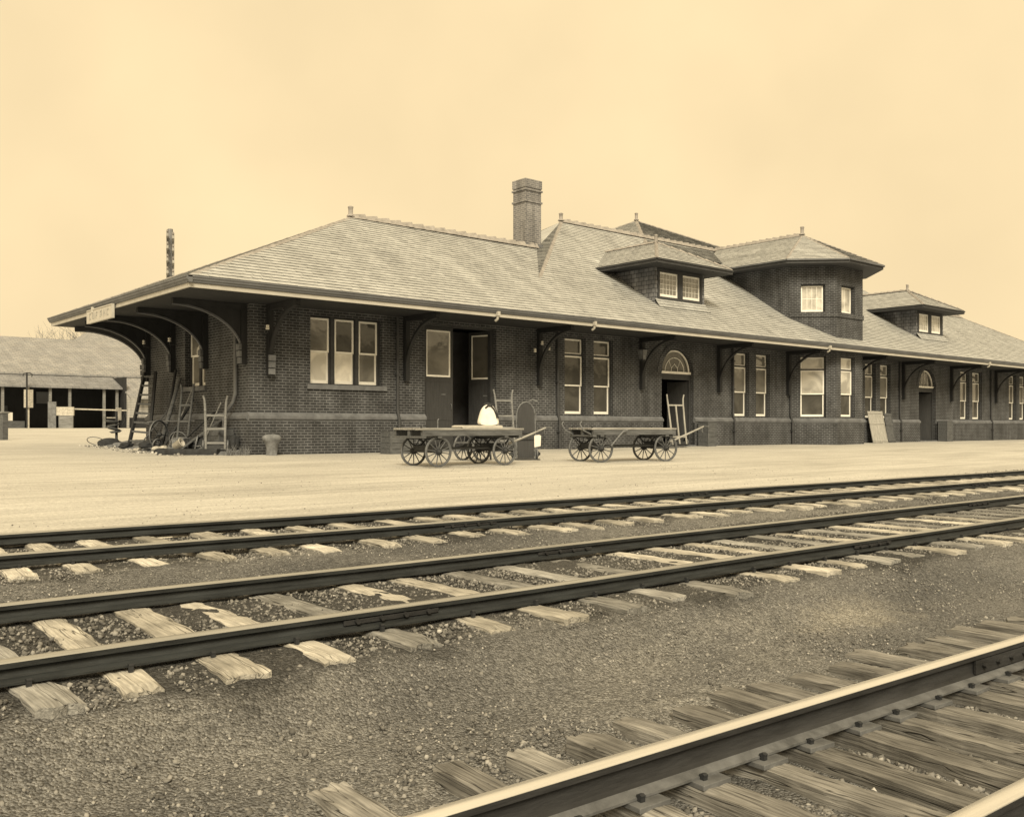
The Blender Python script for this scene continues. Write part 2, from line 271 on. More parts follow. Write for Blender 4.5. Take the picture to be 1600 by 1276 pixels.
# ---------------------------------------------------------------- mesh builder
UP = Vector((0, 0, 1))
class MB:
    def __init__(s): s.v = []; s.f = []; s.m = []; s.uv = []; s.c = []; s.sm = []
    def face(s, pts, mi=0, uv=None, c=1.0, smooth=False):
        i = len(s.v); s.v += [tuple(p) for p in pts]; s.f.append(tuple(range(i, i+len(pts)))); s.m.append(mi); s.uv.append(uv); s.c.append(c); s.sm.append(smooth)
    def mesh(s, vs, fs, mi=0, smooth=False, c=1.0):
        i = len(s.v); s.v += [tuple(p) for p in vs]
        for f in fs: s.f.append(tuple(i+k for k in f)); s.m.append(mi); s.uv.append(None); s.c.append(c); s.sm.append(smooth)
    def box(s, x0, y0, z0, x1, y1, z1, mi=0, M=None, c=1.0):
        p = [Vector((x, y, z)) for z in (z0, z1) for y in (y0, y1) for x in (x0, x1)]
        if M is not None: p = [M @ q for q in p]
        s.mesh(p, [(0, 2, 3, 1), (4, 5, 7, 6), (0, 1, 5, 4), (2, 6, 7, 3), (0, 4, 6, 2), (1, 3, 7, 5)], mi, c=c)
    def bar(s, p, q, wd, h, mi=0, up=UP):
        p = Vector(p); q = Vector(q); d = (q-p).normalized(); a = d.cross(up)
        if a.length < 1e-4: a = d.cross(Vector((0, 1, 0)))
        a.normalize(); b = a.cross(d); a = a*wd/2; b = b*h/2
        s.mesh([p-a-b, p+a-b, p+a+b, p-a+b, q-a-b, q+a-b, q+a+b, q-a+b], [(0, 1, 2, 3), (7, 6, 5, 4), (0, 4, 5, 1), (1, 5, 6, 2), (2, 6, 7, 3), (3, 7, 4, 0)], mi)
    def tube(s, pts, r, seg=8, mi=0, closed=False, smooth=True):
        pts = [Vector(p) for p in pts]; n = len(pts); rs = r if isinstance(r, (list, tuple)) else [r]*n
        vs = []; up = None
        for i, p in enumerate(pts):
            a = pts[(i-1) % n] if (closed or i > 0) else p; b = pts[(i+1) % n] if (closed or i < n-1) else p
            d = (b-a).normalized()
            if up is None: up = Vector((0, 0, 1)) if abs(d.z) < .9 else Vector((1, 0, 0))
            x = d.cross(up).normalized(); y = x.cross(d).normalized(); up = y
            for k in range(seg):
                t = 2*math.pi*k/seg; vs.append(p+(x*math.cos(t)+y*math.sin(t))*rs[i])
        fs = []
        for i in range(n if closed else n-1):
            j = (i+1) % n
            for k in range(seg): fs.append((i*seg+k, i*seg+(k+1) % seg, j*seg+(k+1) % seg, j*seg+k))
        s.mesh(vs, fs, mi, smooth)
        if not closed: s.mesh([vs[k] for k in range(seg)][::-1], [tuple(range(seg))], mi); s.mesh(vs[-seg:], [tuple(range(seg))], mi)
    def prism(s, poly, x0, x1, axis='x', mi=0, smooth=False, M=None):
        """poly in the two other axes, extruded along axis"""
        def P(a, b, x):
            v = Vector({'x': (x, a, b), 'y': (a, x, b), 'z': (a, b, x)}[axis]); return M @ v if M is not None else v
        n = len(poly); A = [P(a, b, x0) for a, b in poly]; B = [P(a, b, x1) for a, b in poly]
        s.mesh(A+B, [(i, (i+1) % n, n+(i+1) % n, n+i) for i in range(n)], mi, smooth)
        s.face(A[::-1], mi); s.face(B, mi)
    def lathe(s, prof, seg=16, mi=0, M=None, smooth=True):
        vs = []
        for r, z in prof:
            for k in range(seg):
                t = 2*math.pi*k/seg; v = Vector((r*math.cos(t), r*math.sin(t), z)); vs.append(M @ v if M is not None else v)
        fs = [(i*seg+k, i*seg+(k+1) % seg, (i+1)*seg+(k+1) % seg, (i+1)*seg+k) for i in range(len(prof)-1) for k in range(seg)]
        s.mesh(vs, fs, mi, smooth)
        if prof[0] != prof[-1]: s.mesh(vs[:seg][::-1], [tuple(range(seg))], mi); s.mesh(vs[-seg:], [tuple(range(seg))], mi)
    def data(s, name, mats):
        me = bpy.data.meshes.new(name); me.from_pydata(s.v, [], s.f)
        for m in mats: me.materials.append(MATS[m])
        me.polygons.foreach_set('material_index', s.m); me.polygons.foreach_set('use_smooth', s.sm)
        ul = me.uv_layers.new(name='UVMap'); uvs = []; cols = []
        for fi, f in enumerate(s.f):
            P = [Vector(s.v[i]) for i in f]
            if s.uv[fi] is not None: uvs += [c for q in s.uv[fi] for c in q]
            else:
                n = Vector((0, 0, 0))
                for i in range(len(P)): n += P[i].cross(P[(i+1) % len(P)])
                n = n.normalized() if n.length > 1e-12 else UP
                t = UP.cross(n)
                t = t.normalized() if t.length > 1e-3 else Vector((1, 0, 0))
                b = n.cross(t)
                for p in P: uvs += [p.dot(t), p.dot(b)]
            c = s.c[fi]; cols += [c, c, c, 1.0]*len(f)
        ul.data.foreach_set('uv', uvs)
        ca = me.color_attributes.new('tone', 'FLOAT_COLOR', 'CORNER'); ca.data.foreach_set('color', cols)
        me.validate(); me.update()
        return me
    def build(s, name, mats, parent=None, loc=(0, 0, 0), rot=(0, 0, 0), bevel=0):
        if isinstance(mats, str): mats = [mats]
        return link(name, s.data(name, mats), parent, loc, rot, bevel)
def link(name, me, parent=None, loc=(0, 0, 0), rot=(0, 0, 0), bevel=0):
    o = bpy.data.objects.new(name, me); COL.objects.link(o); o.parent = parent; o.location = loc; o.rotation_euler = rot
    if bevel and me:
        b = o.modifiers.new('bevel', 'BEVEL'); b.width = bevel; b.segments = 2; b.limit_method = 'ANGLE'
    return o
def thing(name, label, cat, loc=(0, 0, 0), rotz=0, group=None, rot=None):
    o = link(name, None, None, loc, rot or (0, 0, rotz)); return tag(o, label, cat, group)
def tag(o, label, cat, group=None):
    o['label'] = label; o['category'] = cat
    if group: o['group'] = group
    return o
def struct(o): o['kind'] = 'structure'; return o
def copy_tree(o, parent=None):
    c = o.copy(); COL.objects.link(c); c.parent = parent
    for ch in list(o.children): copy_tree(ch, c)
    return c
Mt = Matrix.Translation
def Mr(a, ax): return Matrix.Rotation(R(a), 4, ax)

# ---------------------------------------------------------------- terrain
KN = [(-2000, -.70), (0, -.70), (3.1, -.70), (3.75, -.60), (4.15, -.41), (4.5, -.382), (6.4, -.382), (6.75, -.325), (7.1, -.272), (9.15, -.272)]
PN = [(9.22, -.185), (9.6, -.17), (25, 0.0), (29, .05), (32, .13), (36, .20), (44, .25), (71, .72), (200, .76), (3000, .8)]
def interp(T, x): return float(np.interp(x, [a for a, b in T], [b for a, b in T]))
def skew(u): return .03*(min(max(u, -10), 60)-2)
def gz(u, n):
    q = n+skew(u)
    return interp(KN, q) if q < 9.18 else interp(PN, n)
def grid(us, ns, zf, name, m, jit=0.0, beds=None):
    V = []; F = []
    nu, nn = len(us), len(ns)
    for j, n in enumerate(ns):
        for i, u in enumerate(us):
            nn_ = n - skew(u)
            V.append((u, nn_, zf(u, n, nn_) + (random.uniform(-jit, jit) if abs(u-12) < 16 and abs(n) < 30 else 0)))
    for j in range(nn-1):
        for i in range(nu-1): F.append((j*nu+i, j*nu+i+1, (j+1)*nu+i+1, (j+1)*nu+i))
    me = bpy.data.meshes.new(name); me.from_pydata(V, [], F); me.materials.append(MATS[m])
    if beds:                                          # oily dark cinders between the sleepers of the two farther tracks
        bv = []
        for j, q in enumerate(ns):
            for u in us:
                wv = .12*math.sin(2.1*u)+.08*math.sin(5.3*u+1); n_ = q-skew(u); c1 = 5.415-.0145*(u-1.3); c2 = 8.415-.036*(u-2)
                d = min(max(c1-1.22+wv-n_, n_-(c1+1.25)), max(c2-1.2+wv-n_, n_-(c2+.8)))
                bv.append(min(1, max(0, .5-d/.5)) if -6 < u < 60 else 0)
        at = me.attributes.new('bed', 'FLOAT', 'POINT'); at.data.foreach_set('value', bv)
    me.polygons.foreach_set('use_smooth', [True]*len(F)); me.update()
    o = bpy.data.objects.new(name, me); COL.objects.link(o); return struct(o)
far = [-3000, -800, -200, -60, -25, -12, -6]
us1 = far+list(np.arange(-3, 15, .12))+list(np.arange(15, 30, .3))+[32, 36, 45, 60, 120, 400, 1200, 3000]
ns1 = [-3000, -500, -60, -15, -5, -2]+list(np.arange(-.5, 4.6, .09))+list(np.arange(4.6, 9.17, .12))+[9.18]
grid(us1, ns1, lambda u, q, n: interp(KN, q)+.012*math.sin(3.1*u+1.7*q)*math.sin(2.3*q-1.1*u), 'gravel_trackbed', 'cinder', .008, True)
us2 = far+list(np.arange(-3, 40, .45))+[42, 46, 52, 60, 80, 120, 400, 1200, 3000]
ns2 = [9.18, 9.26, 9.4, 9.7]+list(np.arange(10.2, 36, .5))+list(range(36, 80, 3))+[85, 100, 150, 250, 600, 3000]
def pz(u, q, n):
    if q <= 9.2: return -.275
    return interp(PN, n)+(.012*math.sin(.9*u+.4*n)*math.sin(.7*n-.3*u) if 9.7 < q < 60 else 0)
grid(us2, ns2, pz, 'ground', 'sand', .004)

# ---------------------------------------------------------------- railway tracks
def tie_mesh(L, wd, h, mname, seed, worn=.012):
    rg = random.Random(seed); nx, ny = 26, 6; mb = MB(); V = []; F = []
    off = [worn*.5*math.sin(i*.7+seed)+rg.uniform(-worn, worn)*.35 for i in range(nx+1)]
    for i in range(nx+1):
        x = -L/2+L*i/nx
        e = 1 - .5*(abs(2*i/nx-1)**14)
        for j in range(ny+1):
            y = (-.5+j/ny)*wd; edge = j in (0, ny)
            xx = x + ((rg.uniform(-.02, .02)) if i in (0, nx) else 0)
            z = (-rg.uniform(.004, .018) if edge else -rg.uniform(0, worn*.5)) - (rg.uniform(0, .02) if i in (0, nx) else 0)
            yy = y+(off[i]*.6+rg.uniform(-.004, .004) if edge else 0)
            V.append((xx, yy, z))
    w_ = ny+1
    for i in range(nx):
        for j in range(ny): F.append((i*w_+j, (i+1)*w_+j, (i+1)*w_+j+1, i*w_+j+1))
    mb.mesh(V, F)
    rim = [i*w_ for i in range(nx+1)]+[nx*w_+j for j in range(1, w_)]+[i*w_+ny for i in range(nx-1, -1, -1)]+[j for j in range(ny-1, 0, -1)]
    VB = [V[k] for k in rim]; n = len(rim)
    mb.mesh(VB+[(x, y, -h) for x, y, z in VB], [(i, n+i, n+(i+1) % n, (i+1) % n) for i in range(n)])
    return mb.data('sleeper', [mname])
def rail_profile(h, hw=.036, bw_=.065):
    return [(-bw_, 0), (bw_, 0), (bw_, .010), (.022, .026), (.010, .040), (.009, h-.048), (.014, h-.040), (hw, h-.034), (hw+.001, h-.010), (hw*.82, h-.001),
            (0, h), (-hw*.82, h-.001), (-hw-.001, h-.010), (-hw, h-.034), (-.014, h-.040), (-.009, h-.048), (-.010, .040), (-.022, .026), (-bw_, .010)]
def rail_mesh(x0, x1, h, mats, wob):
    mb = MB(); pr = rail_profile(h); n = len(pr); xs = np.linspace(x0, x1, max(2, int((x1-x0)/.6)))
    VS = []
    for x in xs:
        dy = wob*math.sin(x*.9+wob*400); dz = wob*.6*math.sin(x*1.3+1)
        VS += [(x, y+dy, z+dz) for y, z in pr]
    for i in range(n):
        j = (i+1) % n
        mi = 1 if i in (8, 9, 10, 11) else (2 if i in (1, 2, 17, 18) else 0)
        mb.mesh([], [], 0)
        for k in range(len(xs)-1):
            mb.f.append((k*n+i, (k+1)*n+i, (k+1)*n+j, k*n+j)); mb.m.append(mi); mb.uv.append(None); mb.c.append(1.); mb.sm.append(i in (8, 9, 10, 11, 4, 5, 14, 15))
    mb.v = VS
    mb.f.append(tuple(range(n))[::-1]); mb.f.append(tuple(range((len(xs)-1)*n, len(xs)*n)))
    for _ in range(2): mb.m.append(0); mb.uv.append(None); mb.c.append(1.); mb.sm.append(False)
    return mb.data('rail', mats)
def bolt(mb, x, y, z, nx, ny, nz_, r=.014, l=.02, mi=0):
    d = Vector((nx, ny, nz_)).normalized(); p = Vector((x, y, z)); mb.tube([p, p+d*l], r, 6, mi, smooth=False)
TRK = []
_p = MB(); _p.box(-.125, -.08, -.01, .125, .08, .0125); PLATE = _p.data('tie_plate', ['rail_flange'])
_p = MB(); _p.prism([(-.011, -.02), (.011, -.02), (.011, .034), (.022, .036), (.020, .046), (0, .052), (-.014, .046), (-.013, .036), (-.011, .034)], -.014, .014, 'y'); _p.v = [(x*.8, y*.8, z*.72+.002) for x, y, z in _p.v]; SPIKE = _p.data('spike', ['iron'])
def track(label, org, slope, z, gauge, x0, x1, spacing, rh, tlen, twid, tmats, top, side, plates, joints, sinks=.008, wob=.003, seed=1, seen=()):
    rg = random.Random(seed)
    t = thing('railway_track', label, 'railway track', (org[0], org[1], z), math.atan(slope), 'railway tracks before the station')
    pool = [tie_mesh(tlen*rg.uniform(.96, 1.04), twid*rg.uniform(.88, 1.1), .17, rg.choice(tmats), seed*50+k, .016) for k in range(9)]
    xs = []; x = x0+.2
    while x < x1-.1: xs.append(x); x += spacing*rg.uniform(.86, 1.14)
    if seen: xs = [x for x in xs if x < min(seen)-spacing*.7 or x > max(seen)+spacing*.7]+list(seen)
    xs = sorted(xs)[:100]
    for x in xs:
        s = link('sleeper', rg.choice(pool), t, (x, rg.uniform(-.06, .06), -rg.uniform(0, sinks)), (rg.uniform(-.01, .01), rg.uniform(-.004, .004), R(90)+rg.uniform(-.05, .05)))
        if abs(x) < (12 if plates else 11):
            for sy in (-1, 1):
                cy = sy*gauge/2-s.location.y
                if plates: link('tie_plate', PLATE, s, (cy, 0, -s.location.z), (0, 0, rg.uniform(-.05, .05)), .003)
                for k in ((-1, 1) if plates else ((1,) if sy > 0 else (-1,))):
                    link('spike', SPIKE, s, (cy+k*.080, rg.choice((-.03, .03))*k, -s.location.z-(0 if plates else .012)+rg.uniform(-.004, .004)), (0, 0, 0 if k < 0 else R(180)), .004)
    for sy in (-1, 1):
        r = link('rail', rail_mesh(x0-2, x1+2, rh, [side, top, 'rail_flange' if plates else side], wob), t, (0, sy*gauge/2, .014 if plates else .002))
        for jx in (joints[0] if sy < 0 else joints[1]):
            for k in (-1, 1):
                jb = MB(); jb.box(jx-.32, k*.012, .034, jx+.32, k*.030, rh-.042)
                for b_ in range(4): bolt(jb, jx-.24+.16*b_, k*.030, rh*.5, 0, k, 0, .016, .022)
                jb.build('joint_bar', 'rail_rust', r, bevel=.003)
    TRK.append(dict(o=org, a=math.atan(slope), g=gauge, xs=np.array(xs), L=tlen, w=twid, x0=x0, x1=x1))
    return t
track('farthest railway track, running along the edge of the pale platform', (2.0, 8.415), -.036, -.238, 1.5, -5, 40, .49, .094, 2.5, .19, ['tie_pale'], 'rail_top_dull', 'rail_side', False, ([3.9, 14.6], [9.0, 18.0]), .004, .003, 3, [u-2 for u in (1.81, 2.22, 2.66, 3.17, 3.69, 4.16, 4.69, 5.17)])
track('middle railway track, dark rails with broad pale sleepers', (1.3, 5.415), -.0145, -.358, 1.5, -4.5, 32, .52, .104, 2.45, .20, ['tie_pale', 'tie_mid', 'tie_mid', 'tie_mid'], 'rail_top_dull', 'rail_side', False, ([1.75, 7.0], [4.5, 12.5]), .012, .004, 5, [u-1.3 for u in (.72, 1.13, 1.56, 2.03, 2.44, 2.97, 3.59, 4.06, 4.57, 5.06, 5.64, 6.39)])
track('nearest railway track, bright topped rails on cracked brown sleepers', (3.057, 1.904), -.044, -.62, 1.063, -4, 14, .385, .152, 2.6, .158, ['tie_dark'], 'rail_top', 'rail_rust', True, ([], [2.55]), .006, .001, 8, [u-3.02 for u in (1.77, 2.24, 2.63, 2.98, 3.37, 3.67, 4.05, 4.39, 4.72, 5.14, 5.49, 5.93)])

# ---------------------------------------------------------------- loose stones
def icos():
    p = (1+5**.5)/2
    v = np.array([(-1, p, 0), (1, p, 0), (-1, -p, 0), (1, -p, 0), (0, -1, p), (0, 1, p), (0, -1, -p), (0, 1, -p), (p, 0, -1), (p, 0, 1), (-p, 0, -1), (-p, 0, 1)], float)
    v /= np.linalg.norm(v[0])
    f = np.array([(0, 11, 5), (0, 5, 1), (0, 1, 7), (0, 7, 10), (0, 10, 11), (1, 5, 9), (5, 11, 4), (11, 10, 2), (10, 7, 6), (7, 1, 8), (3, 9, 4), (3, 4, 2), (3, 2, 6), (3, 6, 8), (3, 8, 9), (4, 9, 5), (2, 4, 11), (6, 2, 10), (8, 6, 7), (9, 8, 1)])
    return v, f
IV, IF = icos()
PROT = [IV*(1+rng.uniform(-.42, .32, (12, 1))) for _ in range(14)]
gzv = np.vectorize(gz)
def keep_off(u, n, onties=.04):
    ok = np.ones(len(u), bool); r = rng.random(len(u))
    for T in TRK:
        c, s = math.cos(T['a']), math.sin(T['a']); dx, dy = u-T['o'][0], n-T['o'][1]
        a = c*dx+s*dy; l = -s*dx+c*dy
        i = np.clip(np.searchsorted(T['xs'], a), 1, len(T['xs'])-1)
        d = np.minimum(abs(a-T['xs'][i]), abs(a-T['xs'][i-1]))
        inside = (a > T['x0']) & (a < T['x1'])
        ok &= ~(inside & (d < T['w']/2+.015) & (abs(l) < T['L']/2+.02) & (r > onties))
        ok &= ~(inside & (abs(abs(l)-T['g']/2) < .085))
    return ok
def stones(name, u, n, smin, smax, lo, hi, power=2.0, lift=.25):
    ok = keep_off(u, n); u = u[ok]; n = n[ok]; k = len(u)
    z = gzv(u, n); sz = smin+(smax-smin)*rng.random(k)**power
    V = np.empty((k, 12, 3)); 
    for i in range(k): V[i] = PROT[i % 14]
    V *= (sz[:, None]*rng.uniform(.7, 1.25, (k, 3)))[:, None, :]; V[:, :, 2] *= .72
    q = rng.normal(size=(k, 4)); q[:, 1:3] *= .45; q /= np.linalg.norm(q, axis=1)[:, None]
    w0, x, y, zz = q.T
    M = np.stack([np.stack([1-2*(y*y+zz*zz), 2*(x*y-zz*w0), 2*(x*zz+y*w0)], -1), np.stack([2*(x*y+zz*w0), 1-2*(x*x+zz*zz), 2*(y*zz-x*w0)], -1), np.stack([2*(x*zz-y*w0), 2*(y*zz+x*w0), 1-2*(x*x+y*y)], -1)], 1)
    V = np.einsum('kij,kvj->kvi', M, V)
    V += np.stack([u, n, z+sz*lift], -1)[:, None, :]
    F = (IF[None]+12*np.arange(k)[:, None, None]).reshape(-1, 3)
    me = bpy.data.meshes.new(name); me.vertices.add(k*12); me.vertices.foreach_set('co', V.ravel())
    nf = len(F); me.loops.add(nf*3); me.loops.foreach_set('vertex_index', F.ravel().astype(np.int32))
    me.polygons.add(nf); me.polygons.foreach_set('loop_start', np.arange(0, nf*3, 3, dtype=np.int32))
    me.materials.append(MATS['stone_chip'])
    t = lo+(hi-lo)*rng.random(k)**1.6; bright = rng.random(k) < .003; t[bright] = np.minimum(hi*1.7, 2.0)
    ca = me.color_attributes.new('tone', 'FLOAT_COLOR', 'POINT'); cc = np.ones((k*12, 4)); cc[:, :3] = np.repeat(t, 12)[:, None]
    ca.data.foreach_set('color', cc.ravel()); me.update(); me.validate()
    o = bpy.data.objects.new(name, me); COL.objects.link(o); o['kind'] = 'stuff'; return o
def vis(k, u0, u1, n0, n1):
    u = rng.uniform(u0, u1, k); n = rng.uniform(n0, n1, k)
    Z = .6495*u+.7604*n; X = .7604*u-.6495*n
    m = (Z > 1.6) & (abs(X/np.maximum(Z, .1)) < .64)
    return u[m], n[m]
D = lambda u, n: np.hypot(u, n)
u, n = vis(130000, .2, 8, .4, 3.9); q = n+.03*(u-2)
m = rng.random(len(u)) < np.clip(1.35-.62*np.clip(q-2.1, 0, 9)-.10*D(u, n), .03, 1); stones('ballast', u[m], n[m], .005, .017, .3, 1.05, lift=.2)
u, n = vis(16000, .2, 11, 2.6, 4.6); stones('ballast', u, n, .003, .009, .4, 1.3, lift=.1)
u, n = vis(36000, 0, 14, 4.2, 6.6); stones('ballast', u, n, .005, .017, .22, .95)
u, n = vis(32000, 0, 26, 7.1, 8.95); stones('ballast', u, n, .006, .018, .25, 1.05)
u, n = vis(9000, 0, 20, 6.4, 7.4); stones('ballast', u, n, .004, .010, .5, 1.2)
u, n = vis(2500, 1, 18, 9.2, 24); stones('pebbles', u, n, .004, .011, .5, 1.3)
# ================================================================ the station
NF, NW, NC, NB = 22.99, 25.04, 29.0, 35.03       # front eave, front wall, wing ridge, back eave
ZE, UC = 4.52, 40.9
WL, WR = 11.74, 70.06                            # end walls
ST = thing('station_building', 'long dark brick railway station with pale slate hipped roof, dormers and tall chimney', 'railway station', (WL, NW, 0))
SO = Vector((WL, NW, 0))
def part(mb, name, mats, loc=(0, 0, 0), rot=(0, 0, 0), bevel=0):
    """world-placed part of the station"""
    return mb.build(name, mats, ST, Vector(loc)-SO, rot, bevel)

def clip(poly, axis, val, keep_less):
    out = []; n = len(poly)
    for i in range(n):
        a, b = poly[i], poly[(i+1) % n]
        da = (val-a[axis]) if keep_less else (a[axis]-val); db = (val-b[axis]) if keep_less else (b[axis]-val)
        if da >= 0: out.append(a)
        if (da > 0 and db < 0) or (da < 0 and db > 0):
            t = da/(da-db); out.append((a[0]+(b[0]-a[0])*t, a[1]+(b[1]-a[1])*t))
    return out
def slates(mb, poly, course=.215, width=.27, lip=.022, tone=(.93, 1.07), seed=0):
    """real overlapping slates laid over a planar convex polygon"""
    rg = random.Random(seed); P = [Vector(p) for p in poly]
    n = Vector((0, 0, 0))
    for i in range(len(P)): n += P[i].cross(P[(i+1) % len(P)])
    n.normalize()
    if n.z < 0: n = -n
    t = UP.cross(n).normalized(); b = n.cross(t); o = min(P, key=lambda p: p.dot(b))
    Q = [((p-o).dot(t), (p-o).dot(b)) for p in P]
    x0, x1 = min(q[0] for q in Q), max(q[0] for q in Q); y1 = max(q[1] for q in Q)
    k = 0
    while k*course < y1:
        ya, yb = k*course, (k+1)*course
        row = clip(clip(Q, 1, ya-1e-6, False), 1, yb, True)
        if len(row) >= 3:
            off = (k % 2)*width*.5+rg.uniform(-.02, .02); i0 = int(math.floor((x0-off)/width)); i1 = int(math.ceil((x1-off)/width))
            rt = rg.uniform(.95, 1.05)
            for i in range(i0, i1):
                xa, xb = off+i*width, off+(i+1)*width-.004
                c = clip(clip(row, 0, xa, False), 0, xb, True)
                if len(c) < 3: continue
                dz = rg.uniform(-.004, .004); tw = rg.uniform(-.003, .003); dl = rg.uniform(-.006, .004)
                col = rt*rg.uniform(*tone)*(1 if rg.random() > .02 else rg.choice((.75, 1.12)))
                def lift(q):
                    f = 1-(q[1]-ya)/course
                    return o+t*q[0]+b*(q[1]+(dl if f > .95 else 0))+n*(.014*math.sin((o+t*q[0]).x*.42+(o+t*q[0]).y*.3)*math.sin(q[1]*.05+(o+b*q[1]).z*.9)+(lip+dz+tw*(1 if q[0]-xa > width/2 else -1))*max(f, 0)+.003)
                top = [lift(q) for q in c]; mb.face(top, 0, None, col)
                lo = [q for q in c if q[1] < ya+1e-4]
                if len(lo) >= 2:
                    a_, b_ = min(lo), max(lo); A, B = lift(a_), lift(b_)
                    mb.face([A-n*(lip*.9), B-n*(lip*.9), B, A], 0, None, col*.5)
        k += 1
def ridge_tiles(name, pts, r=.15, step=.50, h=.12, parent=None, tooth=.09):
    """overlapping saw-tooth cresting tiles along a ridge or hip"""
    mb = MB()
    for a, b in zip(pts[:-1], pts[1:]):
        a, b = Vector(a), Vector(b); d = b-a; L = d.length; d.normalize(); s_ = d.cross(UP).normalized(); up = s_.cross(d)
        k = 0.0
        while k < L-.05:
            p, q = a+d*k, a+d*min(k+step*1.18, L)
            A = [p-s_*r-up*.03, p+up*(h+.0), p+s_*r-up*.03]; B = [q-s_*r*1.1+up*.012-up*.03, q+up*(h+tooth), q+s_*r*1.1+up*.012-up*.03]
            mb.mesh(A+B, [(0, 3, 4, 1), (1, 4, 5, 2), (3, 5, 4), (0, 1, 2), (0, 2, 5, 3)], 0, c=random.uniform(.9, 1.1))
            k += step
    return part(mb, name, 'tile_terracotta') if parent is None else mb.build(name, 'tile_terracotta', parent)
def finial(p, h=.36):
    mb = MB(); x, y, z = p
    mb.lathe([(.15, 0), (.13, .05), (.085, .08), (.085, h-.08), (.10, h-.06), (.10, h-.02), (.07, h)], 8, 0, Mt((x, y, z)))
    part(mb, 'finial', 'tile_terracotta')

# ---- roofs
SLW = (8.11-ZE)/(NC-NF)
ANM = 31.57; AZM = 10.14; AUM = 29.9; CUM = 20.14
NK, ZK = 25.89, ZE+SLW*2.90; SLK = (AZM-ZK)/(ANM-NK); BU = 23.41      # the main roof steepens above this line
mz = lambda n: ZE+SLW*(n-NF) if n < NK else ZK+SLK*(n-NK)
nz_of = lambda z: NK+(z-ZK)/SLK
mir = lambda u: 2*UC-u
V1 = (26.10, NC, 8.11); APX = (17.34, NC, 8.11); EU = 9.17; A1_ = (AUM, ANM, AZM); CR = 2.90*math.sqrt(1+SLW*SLW)/16
mb = MB()
for f in (lambda u: u, mir):
    P = lambda *pts: [(f(x), y, z) for x, y, z in pts]
    slates(mb, P((EU, NF, ZE), (BU, NF, ZE), (BU, NC, 8.11), APX), CR, seed=1); slates(mb, P((BU, NK, ZK), V1, (BU, NC, 8.11)), CR, seed=7)
    if f(1) == 1: slates(mb, [(EU, NB, ZE), (EU, NF, ZE), APX], CR, seed=2)
    else: mb.face(P((EU, NB, ZE), (EU, NF, ZE), APX))
    mb.face(P((EU, NB, ZE), APX, (V1[0]+2, NC, 8.11), (V1[0]+2, NB, ZE)))
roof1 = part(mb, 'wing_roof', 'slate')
mb = MB(); NBM = 2*ANM-NF
slates(mb, [(BU, NF, ZE), (mir(BU), NF, ZE), (mir(BU), NK, ZK), (BU, NK, ZK)], CR, seed=8)
slates(mb, [(BU, NK, ZK), (mir(BU), NK, ZK), (mir(AUM), ANM, AZM), A1_], CR, seed=4)
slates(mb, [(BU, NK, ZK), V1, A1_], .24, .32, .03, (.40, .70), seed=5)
mb.face([V1, A1_, (BU, 2*ANM-NK, ZK)]); mb.face([(mir(BU), NK, ZK), (mir(V1[0]), NC, 8.11), (mir(AUM), ANM, AZM)]); mb.face([(mir(V1[0]), NC, 8.11), (mir(AUM), ANM, AZM), (mir(BU), 2*ANM-NK, ZK)])
mb.face([(CUM, NBM, ZE), A1_, (mir(AUM), ANM, AZM), (mir(CUM), NBM, ZE)])
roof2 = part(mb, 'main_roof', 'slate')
ridge_tiles('ridge_tiles', [APX, V1]); ridge_tiles('ridge_tiles', [(AUM, ANM, AZM), (mir(AUM), ANM, AZM)])
ridge_tiles('hip_tiles', [(EU, NF, ZE), APX], .10, .42, .03, tooth=.018); ridge_tiles('hip_tiles', [(EU, NB, ZE), APX], .10, .42, .03, tooth=.018)
ridge_tiles('hip_tiles', [(BU, NK, ZK), (AUM, ANM, AZM)], .09, .42, .04, tooth=.018)
ridge_tiles('hip_tiles', [(mir(EU), NF, ZE), (mir(APX[0]), NC, 8.11)], .10, .42, .03, tooth=.018)
ridge_tiles('ridge_tiles', [(mir(APX[0]), NC, 8.11), (mir(V1[0]), NC, 8.11)])
finial((APX[0], NC, 8.15)); finial((AUM, ANM, AZM+.05))
# ---- eaves: soffit, fascia, gutter
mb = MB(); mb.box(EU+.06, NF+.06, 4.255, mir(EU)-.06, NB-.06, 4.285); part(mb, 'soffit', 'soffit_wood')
mb = MB(); mb.box(EU, NF, 4.24, mir(EU), NF+.055, 4.345); part(mb, 'fascia', 'fascia_paint')
mb = MB(); mb.box(EU, NF+.0585, 4.24, EU+.055, NB-.06, 4.345); part(mb, 'fascia', 'fascia_paint')
mb = MB(); mb.box(mir(EU)-.055, NF+.0585, 4.24, mir(EU), NB-.06, 4.345); mb.box(EU, NB-.055, 4.24, mir(EU), NB, 4.345); part(mb, 'fascia', 'fascia_paint')
GP = [(.05, 0), (-.02, 0), (-.055, .02), (-.06, .05), (-.095, .075), (-.10, .125), (-.118, .13), (-.118, .165), (-.02, .168), (.05, .168)]
mb = MB(); mb.prism([(NF+a, 4.349+b) for a, b in GP], EU-.06, mir(EU)+.06, 'x'); part(mb, 'gutter', 'gutter_paint')
mb = MB(); mb.prism([(EU+a, 4.349+b) for a, b in GP], NF-.118, NB+.06, 'y'); part(mb, 'gutter', 'gutter_paint')
for u in (23.3, 38.1, 54.4, 19.0):
    mb = MB(); mb.box(u-.05, NF-.13, 4.26, u+.05, NF-.004, 4.40); mb.tube([(u, NF-.07, 4.26), (u, NF-.05, 4.17), (u, NF+.05, 4.12)], .04, 8); part(mb, 'gutter_outlet', 'fascia_paint')
for n in (30.2,):
    mb = MB(); mb.box(EU-.13, n-.05, 4.25, EU-.004, n+.05, 4.42); part(mb, 'gutter_outlet', 'fascia_paint')

